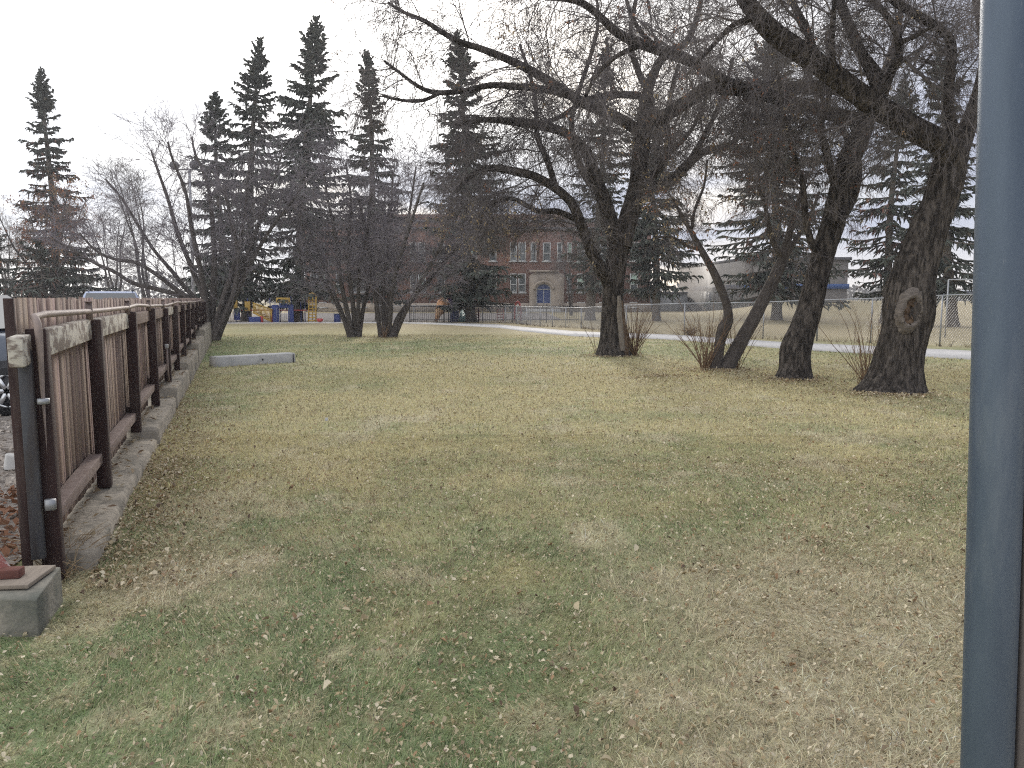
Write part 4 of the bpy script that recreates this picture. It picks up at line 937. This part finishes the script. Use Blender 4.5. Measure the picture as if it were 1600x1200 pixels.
C_ = grow(B, 9000, (.3, .9), (.4, 1.1), .4, .2, 6, .1, .006, .0033, 203)
B2 = grow(join(l2[:4]), 420, (.6, 1.8), (.9, 1.7), .9, .17, 8, .05, .006, .0042, 204, -.1)
C2 = grow(B2, 1700, (.25, .6), (.4, 1.1), .4, .2, 6, .2, .006, .0033, 205)
t2 = build_tree('leaning_maple', 'dark furrowed maple leaning right, between the scarred maple and the forked small tree', G(1240, 592), [tr2], l2,
    [(A, 6), (B, 4), (C_, 3), (B2, 4), (C2, 3)], [(B, 160, .05, 206, RUST), (C_, 120, .04, 207, TAN)], None, sides=60, flare=.35, amp=.2)
# --- big maple in the middle distance
Y0 = G(958, 556)[1]
tr0 = trace([(957, 562, 22), (957, 545, 20.5), (958, 520, 18.5), (957, 480, 17), (960, 440, 16.5), (965, 400, 16), (970, 372, 15)], Y0, 0, 0, 24)
l0 = [trace(p, Y0, a, b) for p, a, b in [
    ([(964, 385, 13), (955, 350, 12), (942, 310, 11), (928, 268, 9), (918, 239, 8), (891, 212, 7), (860, 200, 6.5), (800, 190, 5.5), (754, 187, 4), (712, 196, 3)], 0, -1.5),
    ([(972, 385, 15), (983, 335, 14.5), (997, 289, 14), (1001, 240, 13), (1006, 200, 13), (1010, 165, 11), (1013, 138, 8), (1034, 90, 6), (1055, 75, 5), (1072, 68, 5), (1090, 25, 4), (1098, -20, 3)], 0, .8),
    ([(950, 440, 10), (938, 420, 10), (922, 388, 9), (906, 345, 8), (888, 310, 7), (841, 278, 6.5), (800, 267, 6), (762, 262, 5), (735, 275, 3.5), (712, 300, 2.5)], -.1, -2.2),
    ([(1000, 210, 9), (985, 195, 8.5), (954, 179, 8.5), (910, 160, 7.5), (871, 135, 7), (836, 114, 6.5), (808, 99, 6), (760, 79, 5.2), (717, 65, 4.6), (692, 51, 4), (661, 31, 3.4), (632, 20, 2.6), (606, 4, 2)], 0, -3),
    ([(905, 156, 5), (855, 140, 5), (800, 135, 5), (766, 133, 4.6), (726, 142, 4.2), (683, 145, 3.8), (655, 136, 3), (625, 114, 2.4), (600, 95, 1.8)], -.8, -3),
    ([(690, 144, 3), (661, 157, 2.8), (630, 157, 2.4), (598, 150, 1.8)], -2.4, -3.2),
    ([(1000, 150, 6), (975, 148, 5.5), (945, 150, 5), (915, 157, 4.5), (880, 180, 4), (850, 190, 3), (800, 185, 2.4)], 0, .9),
    ([(990, 325, 9), (1009, 297, 9), (1042, 287, 8.5), (1064, 268, 8), (1086, 246, 7), (1105, 235, 6), (1138, 228, 5), (1165, 200, 3.5), (1180, 175, 2.5)], .1, .9),
    ([(1070, 262, 5), (1091, 229, 4), (1111, 192, 3.4), (1130, 150, 2.8), (1145, 90, 2)], .4, .2),
    ([(1000, 300, 6), (1025, 270, 6.5), (1040, 245, 6), (1044, 215, 5), (1042, 185, 4.2), (1050, 140, 3.5), (1060, 100, 2.5)], .1, -.6),
    ([(1048, 238, 3), (1075, 210, 3), (1095, 175, 2.5), (1110, 130, 2)], -.1, -.4),
    ([(940, 300, 6), (920, 285, 5.5), (900, 240, 5), (893, 190, 4), (905, 140, 3.4), (925, 80, 3), (935, 30, 2.4), (930, -20, 2)], .1, .8),
    ([(870, 300, 5), (855, 250, 4.5), (840, 215, 4), (837, 160, 3.2), (826, 110, 2.6), (812, 70, 2)], -1, .2),
    ([(1012, 140, 5), (1000, 118, 5), (985, 70, 4), (990, 20, 3.2), (1000, -30, 2.5)], .4, .6),
    ([(905, 345, 5), (870, 330, 4.5), (840, 330, 4), (800, 310, 3.4), (765, 320, 2.6), (745, 350, 2)], -.4, -1.8)]]
A = grow(join(l0), 330, (1.2, 3.0), (.5, 1.3), .12, .16, 8, .1, .009, .0062, 301, .08)
B = grow(A, 3400, (.7, 1.9), (.4, 1.1), .3, .17, 7, .1, .007, .0052, 302, -.02)
C_ = grow(B, 20000, (.3, 1.0), (.4, 1.1), .35, .2, 5, .1, .006, .0043, 303)
B2 = grow(join(l0), 600, (.5, 1.6), (.8, 1.6), .5, .18, 7, .05, .006, .005, 304)
C2 = grow(B2, 3600, (.25, .7), (.4, 1.1), .3, .2, 5, .2, .006, .0043, 305)
lowk = B[0][:, -1, 2] < 4.3
t0 = build_tree('old_maple', 'large spreading bare maple with a split trunk, left of the forked small tree', G(958, 556), [tr0], l0,
    [(A, 6), (B, 4), (C_, 3), (B2, 4), (C2, 3)], [(B, 70, .055, 306, RUST), ((B[0][lowk], B[1][lowk]), 110, .06, 307, TAN)],
    [(G(990, 556), 64, 1.6, .6, .012, 310), (G(932, 552), 7, 1.3, .9, .010, 311)], sides=48, flare=.55, amp=.2)
m = MB()
P, r_ = trace([(972, 548, 5), (971, 520, 4.5), (968, 490, 4), (967, 462, 2.5)], Y0-.36, 0, 0, 14); bark_tube(m, P, r_, 10, .3, .04); m.build('peeling_bark', M['peel'], t0, smooth=True)
m = MB(); P, r_ = trace([(977, 556, 5), (976, 535, 5), (973, 505, 4), (971, 470, 2)], Y0-.33, 0, 0, 14); bark_tube(m, P, r_, 10, .3, .04); m.build('rotten_split', M['scar_core'], t0, smooth=True)
# --- small forked tree
Y3 = G(1130, 578)[1]
tr3 = [trace([(1117, 582, 9), (1122, 555, 8), (1126, 530, 8), (1131, 512, 10), (1138, 500, 8), (1136, 478, 6.5), (1127, 452, 6.5), (1117, 428, 6), (1100, 398, 5), (1084, 370, 4), (1070, 345, 3), (1050, 310, 2.2)], Y3, 0, -.3, 30),
       trace([(1131, 583, 13), (1145, 556, 11), (1165, 520, 10.5), (1182, 490, 10), (1200, 455, 9.5), (1215, 425, 9), (1226, 395, 7), (1234, 360, 5.5), (1246, 320, 4), (1262, 270, 3)], Y3, 0, .5, 30)]
l3 = [trace(p, Y3, a, b) for p, a, b in [([(1218, 420, 5), (1240, 380, 4), (1265, 340, 3), (1280, 300, 2)], .3, 1), ([(1222, 405, 5), (1205, 370, 4), (1195, 320, 3), (1180, 280, 2)], .3, -.3),
      ([(1095, 390, 3), (1075, 385, 2.4), (1050, 370, 2), (1020, 372, 1.5)], -.2, -.8), ([(1080, 365, 3), (1085, 330, 2.4), (1100, 290, 2), (1105, 250, 1.5)], -.2, .3)]]
A = grow(join([trace([(q[0], q[1], 3) for q in ((1100, 398), (1070, 345), (1050, 310))], Y3, -.3, -.3)]+l3), 70, (.5, 1.6), (.5, 1.2), .1, .17, 7, .1, .009, .005, 401, .1)
B = grow(A, 420, (.4, 1.0), (.4, 1.1), .3, .18, 6, .1, .007, .0042, 402)
C_ = grow(B, 1800, (.2, .6), (.4, 1.1), .3, .2, 5, .1, .006, .0035, 403)
build_tree('forked_tree', 'small forked tree with two bare thin stems and a fan of shoots', G(1126, 578), tr3, l3, [(A, 5), (B, 4), (C_, 3)], [(B, 90, .05, 404, RUST), (C_, 120, .05, 405, TAN)],
    [(G(1100, 578), 34, 1.8, .65, .011, 406), (G(1112, 576), 24, 1.6, .5, .009, 407), (G(1150, 576), 26, 1.6, .6, .009, 408)], bark='bark_grey', sides=18, flare=.05, amp=.10)
# --- multi stemmed tree at the far end of the board fence
def multistem(name, label, base, stems, Y, n1, n2, n3, Lk, seed, rm=.0055, twig='twig_far', group=None, seedsets=0, bark='bark_grey', up=.15, shoots=None):
    r = np.random.default_rng(seed)
    tr = [trace([(a_, b_, c_*.62) for a_, b_, c_ in p], Y, r.uniform(-.2, .2), r.uniform(-1.6, 1.6), 24) for p in stems]
    A = grow(join(tr), n1, (Lk*.6, Lk*1.5), (.35, .95), -.05, .15, 8, .22, .009, rm*1.3, seed+1, up)
    B = grow(A, n2, (Lk*.35, Lk*.9), (.35, 1.0), .08, .17, 6, .1, .007, rm*1.1, seed+2, .05)
    C_ = grow(B, n3, (Lk*.2, Lk*.5), (.35, 1.0), .1, .19, 5, .1, .006, rm, seed+3)
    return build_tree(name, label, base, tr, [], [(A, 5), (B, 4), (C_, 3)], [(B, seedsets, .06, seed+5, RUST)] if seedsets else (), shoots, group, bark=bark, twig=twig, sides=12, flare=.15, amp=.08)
multistem('multistem_maple', 'wide multi stemmed bare tree at the far end of the board fence', G(332, 532), [
    [(318, 530, 6), (306, 490, 7), (285, 464, 6.5), (242, 451, 6), (207, 442, 5), (180, 425, 4.5), (150, 412, 4), (117, 392, 3), (85, 375, 2)],
    [(320, 530, 6), (308, 480, 6.5), (275, 452, 6), (237, 424, 5), (212, 410, 4.5), (180, 405, 3.6), (150, 392, 3), (125, 365, 2)],
    [(322, 530, 6), (312, 478, 6), (288, 448, 5.5), (268, 423, 5), (240, 390, 4), (215, 350, 3.4), (190, 310, 2.6), (165, 280, 2)],
    [(325, 530, 7), (320, 470, 7), (300, 420, 6), (280, 370, 5), (262, 310, 4), (245, 262, 3), (236, 235, 2)],
    [(328, 530, 7), (322, 470, 7), (313, 420, 6), (300, 360, 5), (290, 300, 4), (270, 250, 3), (262, 222, 2)],
    [(331, 532, 8), (333, 470, 8), (335, 410, 7), (332, 340, 5), (322, 280, 4), (305, 240, 3), (300, 215, 2)],
    [(334, 532, 8), (345, 480, 8), (362, 430, 7), (375, 380, 5.5), (384, 320, 4), (388, 270, 3), (400, 235, 2)],
    [(337, 532, 8), (352, 485, 8), (378, 425, 7), (395, 375, 6), (415, 320, 4), (432, 270, 3), (440, 240, 2)],
    [(339, 532, 7), (360, 480, 7), (392, 410, 5.5), (425, 355, 4), (460, 310, 3), (480, 280, 2)],
    [(338, 532, 6), (350, 500, 6), (366, 455, 6), (372, 400, 5), (360, 340, 4), (350, 290, 3)]], G(332, 532)[1], 240, 1600, 5600, 2.1, 500)
multistem('multistem_shrub_tree', 'purplish multi stemmed bare tree, left one of the close pair on the lawn', G(554, 527), [
    [(547, 528, 6), (535, 492, 5.5), (522, 460, 5), (510, 425, 4), (485, 365, 3), (458, 305, 2)],
    [(551, 528, 6), (541, 480, 6), (533, 440, 5), (526, 380, 4), (512, 310, 3), (505, 260, 2)],
    [(555, 528, 6), (552, 480, 6), (546, 430, 5), (545, 370, 4), (548, 310, 3), (540, 255, 2)],
    [(559, 528, 6), (560, 475, 5), (562, 420, 4.5), (575, 355, 3.5), (580, 300, 2.5)],
    [(561, 527, 6), (568, 480, 5), (580, 435, 4.5), (600, 375, 3.5), (622, 310, 2.5)],
    [(549, 528, 5), (528, 480, 4.5), (500, 430, 4), (468, 390, 3), (440, 360, 2)]], G(554, 527)[1], 170, 1200, 4600, 2.0, 520, .006, group='pair of multi stemmed trees on the lawn')
multistem('multistem_shrub_tree', 'purplish multi stemmed bare tree, right one of the close pair, one stem reaching far right', G(606, 527), [
    [(595, 528, 6), (590, 490, 5.5), (583, 440, 5), (574, 375, 4), (560, 310, 2.5)],
    [(601, 528, 6), (599, 480, 5.5), (601, 430, 4.5), (610, 345, 3.5), (614, 270, 2.2)],
    [(608, 528, 6), (611, 480, 5.5), (617, 430, 5), (640, 355, 4), (662, 285, 2.5)],
    [(613, 528, 7), (622, 497, 6.5), (650, 460, 6), (676, 432, 5), (698, 405, 4.2), (730, 365, 3.2), (762, 325, 2.2)],
    [(616, 527, 6), (636, 482, 5), (658, 440, 4.5), (690, 380, 3.5), (705, 320, 2.5)],
    [(604, 528, 5), (606, 470, 5), (628, 400, 4), (640, 330, 3), (650, 260, 2)]], G(606, 527)[1], 180, 1250, 4800, 2.0, 540, .006, group='pair of multi stemmed trees on the lawn', shoots=[(G(600, 528), 24, .7, .6, .01, 545)])
# --- bare trees far off
def fartree(name, label, px, py_top, Y, spread, seed, twig='twig_pale', bark='bark_grey', n=(60, 420, 1600), seedn=0, stems=4, group=None):
    r = np.random.default_rng(seed); b = U(px, 470, Y); b[2] = ground_z(np.array([b[0]]), np.array([Y*1.]))[0]; top = float(U(px, py_top, Y)[2]); tr = []
    for k in range(stems):
        q = b.copy(); P = [q.copy()+[0, 0, -.1]]; ex = spread*r.uniform(-1, 1); ey = spread*r.uniform(-.8, .8); hh = (top-b[2])*r.uniform(.75, 1.0)
        for t in np.linspace(.15, 1, 6): P.append(b+[ex*t**1.3+r.normal(0, .12), ey*t**1.3+r.normal(0, .12), hh*t])
        c = catmull(np.array(P), 24); tr.append((c, np.linspace(.03*(top-b[2])/3+.02, .02, 24)))
    Lk = (top-b[2])*.24
    A = grow(join(tr), n[0], (Lk*.6, Lk*1.4), (.4, 1.), -.05, .15, 7, .3, .008, .012, seed+1, .1); B = grow(A, n[1], (Lk*.4, Lk*.8), (.4, 1.), .1, .17, 6, .1, .006, .010, seed+2); C_ = grow(B, n[2], (Lk*.2, Lk*.5), (.4, 1.), .1, .2, 4, .1, .006, .009, seed+3)
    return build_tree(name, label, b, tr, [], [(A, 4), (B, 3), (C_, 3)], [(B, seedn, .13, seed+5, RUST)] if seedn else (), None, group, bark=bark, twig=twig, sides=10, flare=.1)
fartree('bare_tree', 'pale bare tree far behind the wide multi stemmed tree', 232, 262, 66, 2.6, 600, n=(60, 500, 2000), group='bare trees far behind the board fence')
fartree('bare_tree', 'thin pale bare tree far off, right beside the reddish spruce', 180, 300, 72, 2.2, 610, n=(50, 400, 1500), group='bare trees far behind the board fence')
fartree('bare_tree', 'low bare bushy tree hung with rusty seed clusters below the reddish spruce', 78, 285, 52, 3.2, 620, twig='twig', n=(70, 500, 1600), seedn=420, stems=6, group='bare trees far behind the board fence')
fartree('bare_tree', 'pale bare tree far off at the left edge of the view', 14, 330, 74, 2.2, 630, n=(50, 400, 1400), group='bare trees far behind the board fence')
fartree('bare_tree', 'slender bare tree in front of the school entrance', 893, 330, 76, 1.6, 640, twig='twig', bark='bark', n=(60, 420, 1300), stems=2)

# ------------------------------------------------------------------ spruces
def spruce(label, ax, ay, bx_, Y, hw, seed, pyb=None, clear=1.6, dens=1.0, name='spruce', group='spruces around the schoolyard', rust=0, shape=.75, droop=.35, bare=0.0, tint=(1, 1, 1), tips=1):
    r = np.random.default_rng(seed); b = U(bx_, 470, Y); b[2] = ground_z(np.array([b[0]]), np.array([Y*1.]))[0]; tp = U(ax, ay-12, Y); Ht = tp[2]-b[2]
    t = thing(name, label, 'spruce', b, group)
    ctr = lambda u: b[None]*(1-u[:, None])+tp[None]*u[:, None]
    u = np.linspace(0, 1, 30); c = ctr(u); c[:, 0] += .12*np.sin(u*7+seed); m = MB(); bark_tube(m, c, (.30*(1-u)**.8+.02)*Ht/20*1.15, 12, .05, .3, flare=.25); m.build('trunk', M['spruce_bark'], t, smooth=True)
    W_ = hw/F*Y; z0 = clear/Ht
    uu = []; q = z0
    while q < .993: uu.append(q); q += (.44+.16*(1-q))*(.8 if q > .88 else 1)/Ht/dens*r.uniform(.6, 1.4)
    P0 = []; D = []; L = []
    for q in uu:
        k = r.integers(5, 8); w = W_*np.clip(min((1-q)**shape*1.08, (1-q)*1.75+.005), .008, 1)*(1 if q > z0+.12 else .8+.2*(q-z0)/.12); gap = noise(np.array([q*9.]), np.array([seed*1.]), 4)[0]
        for a in r.uniform(0, 6.283)+np.arange(k)*6.283/k+r.normal(0, .25, k):
            if r.random() < (bare+.06+.22*(gap < .36))*(q < .82): continue
            P0.append(q); D.append(a); L.append(w*r.uniform(.6, 1.25)*(.85+.4*gap)+.05+.1*min(1, (1-q)*8))
    P0, D, L = map(np.array, (P0, D, L)); n = len(L); K = 7; tt = np.linspace(0, 1, K)
    P0 = np.clip(P0+r.normal(0, .012, n), .02, .99); base = ctr(P0); base[:, 0] += .12*np.sin(P0*7+seed)
    sl = np.where(P0 > .72, 1.5*((P0-.72)/.28)**1.3, -droop*(1-P0)); out = np.stack([np.cos(D), np.sin(D), 0*D], 1)
    Q = base[:, None]+out[:, None]*(L[:, None]*tt)[..., None]; Q[:, :, 2] += L[:, None]*(sl[:, None]*tt+ (.18-.1*P0)[:, None]*(tt**2.5)); Q += r.normal(0, .03, Q.shape)*tt[None, :, None]
    # side shoots along every bough, each clothed with two crossed needle ribbons, plus hanging tassels
    ns = max(8, int(11*dens)); N = n*ns*2; i = np.repeat(np.arange(n), ns*2); t_ = np.clip(np.tile(np.repeat(np.linspace(.12, 1, ns), 2), n)+r.normal(0, .03, N), .06, .999); sd = np.tile([1, -1], n*ns)
    s = t_*(K-1); j = np.minimum(s.astype(int), K-2); f = (s-j)[:, None]; p = Q[i, j]*(1-f)+Q[i, j+1]*f; T = Q[i, j+1]-Q[i, j]; T /= np.linalg.norm(T, axis=1, keepdims=True)
    side = np.cross(T, [0, 0, 1.]); side /= np.linalg.norm(side, axis=1, keepdims=True)+1e-9
    an = r.uniform(.5, 1.0, N)[:, None]; d = T*np.cos(an)+side*np.sin(an)*sd[:, None]; d[:, 2] -= r.uniform(.0, .55, N)*(1-P0[i]*.7); d /= np.linalg.norm(d, axis=1, keepdims=True)
    ln = (np.minimum(L[i]*.36, .95)*(1.08-.75*t_)+.16)*r.uniform(.6, 1.25, N)*np.clip((1-P0[i])*7+.22, .22, 1); wd_ = r.uniform(.045, .085, N)*(Ht/20)**.5*1.1
    keep = r.random(N) > .08; p, d, ln, wd_, pi_ = p[keep], d[keep], ln[keep], wd_[keep], P0[i][keep]; tq = t_[keep]; N = len(p)
    def ribbons(p, d, ln, wd_, up):
        w = np.cross(d, up); w /= np.linalg.norm(w, axis=1, keepdims=True)+1e-9; w *= wd_[:, None]
        mid = p+d*(ln*.5)[:, None]+np.array([0, 0, .02]); e = p+d*ln[:, None]; e[:, 2] -= ln*.18
        v = np.stack([p-w*.6, p+w*.6, mid+w*1.1, e+w*.15, e-w*.15, mid-w*1.1], 1).reshape(-1, 3); k = np.arange(len(p))*6
        return v, [np.stack([k, k+1, k+2, k+5], 1), np.stack([k+5, k+2, k+3, k+4], 1)]
    m = MB(); base_c = np.array([.078, .088, .072])*np.array(tint)
    rnd = r.normal(1, .2, N)*(.85+.3*tq)
    col = base_c[None]*rnd[:, None]
    if rust: 
        msk = (r.random(N) < rust*np.exp(-((pi_-.42)/.2)**2)); col[msk] = np.array([.17, .09, .07])*r.uniform(.7, 1.3, (msk.sum(), 1))
    if tips:
        msk = r.random(N) < .06; col[msk] = np.array([.12, .10, .07])*r.uniform(.6, 1.2, (msk.sum(), 1))
    for up in (np.tile([0, 0, 1.], (N, 1))+r.normal(0, .3, (N, 3)), r.normal(0, 1, (N, 3))):
        v, f = ribbons(p, d, ln, wd_, up); m.add(v, f, col=np.repeat(np.clip(col, .008, .3), 6, 0))
    h = r.random(N) < .5; dn = np.zeros((h.sum(), 3)); dn[:, 2] = -1; dn += r.normal(0, .25, dn.shape)+d[h]*.5; dn /= np.linalg.norm(dn, axis=1, keepdims=True)
    v, f = ribbons(p[h]+d[h]*(ln[h]*r.uniform(.2, .9, h.sum()))[:, None], dn, ln[h]*.55*r.uniform(.5, 1.2, h.sum()), wd_[h]*.9, r.normal(0, 1, dn.shape)); m.add(v, f, col=np.repeat(np.clip(col[h]*.9, .008, .3), 6, 0))
    m.build('crown', M['needle'], t)
    q = MB(); v, f = tubes(Q, np.linspace(.045, .008, K)[None]*(L[:, None]/2.5+.3), 4); q.add(v, [f]); q.build('boughs', M['spruce_bark'], t)
    return t
spruce('slim grey green spruce with a reddish lower half, leftmost tall one', 65, 118, 92, 62, 58, 11, clear=2, rust=.75, droop=.3, shape=.62, dens=1.15)
spruce('bushy shorter spruce directly behind the floodlight pole', 337, 155, 346, 55, 54, 12, clear=1.6, dens=1.2, shape=.6)
spruce('ragged tall spruce with open gaps, left neighbour of the tallest spruce', 404, 72, 382, 58, 62, 13, clear=2.0, dens=1.1, bare=.1, shape=.55)
spruce('tallest spruce, broad and dark, behind the blue and yellow playground climber', 492, 38, 461, 56, 74, 14, clear=1.9, dens=1.3, shape=.5)
spruce('narrow pointed spruce behind the close pair of multi stemmed trees', 572, 92, 592, 58, 60, 15, clear=2.2, dens=1.2, shape=.8)
spruce('broad spruce with a low skirt in front of the school, teal slides at its foot', 716, 64, 737, 55, 76, 16, clear=2.0, dens=1.25, shape=.75)
spruce('dark slim spruce rising directly behind the large spreading maple', 952, 70, 924, 60, 44, 17, clear=2.5, dens=.9, shape=.5, bare=.1)
spruce('spruce with low dark green boughs left of the gym hall', 1012, 150, 1028, 58, 64, 18, clear=2.4, dens=1.4, shape=.6)
spruce('wide dark spruce in front of the gym hall behind the leaning maple', 1208, 55, 1214, 56, 90, 19, clear=1.9, dens=1.3, shape=.45, rust=.12)
spruce('open ragged spruce between the leaning maple and the scarred maple', 1412, 130, 1381, 52, 58, 20, clear=2.4, dens=.95, shape=.55, bare=.12, rust=.2)
spruce('dark spruce behind the goal frame right of the scarred maple', 1466, 86, 1490, 46, 70, 21, clear=2.1, dens=1.15, shape=.5)
spruce('low dark spruce cut by the left edge of the view, behind the slate car', -14, 372, -14, 52, 54, 22, clear=.5, dens=1.0, shape=.6)
spruce('squat dark spruce just over the boards, left of the silver blue car roof', 62, 392, 62, 50, 74, 23, clear=.4, dens=1.0, shape=.4, rust=.2)
spruce('squat dark spruce just over the boards behind the silver blue car roof', 128, 402, 128, 54, 60, 24, clear=.4, dens=1.0, shape=.4, rust=.1)

# distant wooded skyline beyond the field
r = np.random.default_rng(77); n = 15000; a = r.uniform(-.85, .95, n); Yt = r.uniform(230, 300, n); hgt = 3.5+5*fbm(a*26, a*0, 5)
hgt = np.where(a < -.35, hgt*1.5, hgt)
p = np.stack([a*Yt, Yt, hgt*r.random(n)**.8], 1); s = r.uniform(.5, 1.1, n)[:, None]
d = r.normal(0, 1, (n, 3)); d /= np.linalg.norm(d, axis=1, keepdims=True); e = np.cross(d, r.normal(0, 1, (n, 3))); e /= np.linalg.norm(e, axis=1, keepdims=True)
v = np.stack([p-d*s, p+e*s*.5, p+d*s, p-e*s*.5], 1).reshape(-1, 3); k = np.arange(n)*4
tag(MB().add(v, [np.stack([k, k+1, k+2, k+3], 1)], col=np.repeat(np.array([[.11, .105, .105]])*r.uniform(.6, 1.4, (n, 1)), 4, 0)).build('treeline', M['mixwood']), 'low bluish grey wooded skyline at the end of the field', None, kind='stuff')
#PART5
# ------------------------------------------------------------------ thin haze, added mostly to imitate a lens glare veil over distant trees
hz = MB().box((0, 330, 19), (1700, 700, 41)).build('haze', None)
hz['kind'] = 'stuff'; hz['label'] = 'thin pale haze added to imitate the lens glare veil over far trees'
hm = bpy.data.materials.new('veil_haze'); hm.use_nodes = True; hn = hm.node_tree; hn.nodes.clear()
ho = hn.nodes.new('ShaderNodeOutputMaterial'); hv = hn.nodes.new('ShaderNodeVolumePrincipled')
hv.inputs['Color'].default_value = (.93, .94, .97, 1); hv.inputs['Density'].default_value = .0008; hv.inputs['Anisotropy'].default_value = .3
hn.links.new(hv.outputs[0], ho.inputs['Volume']); hz.data.materials.clear(); hz.data.materials.append(hm)
S.cycles.volume_bounces = 0
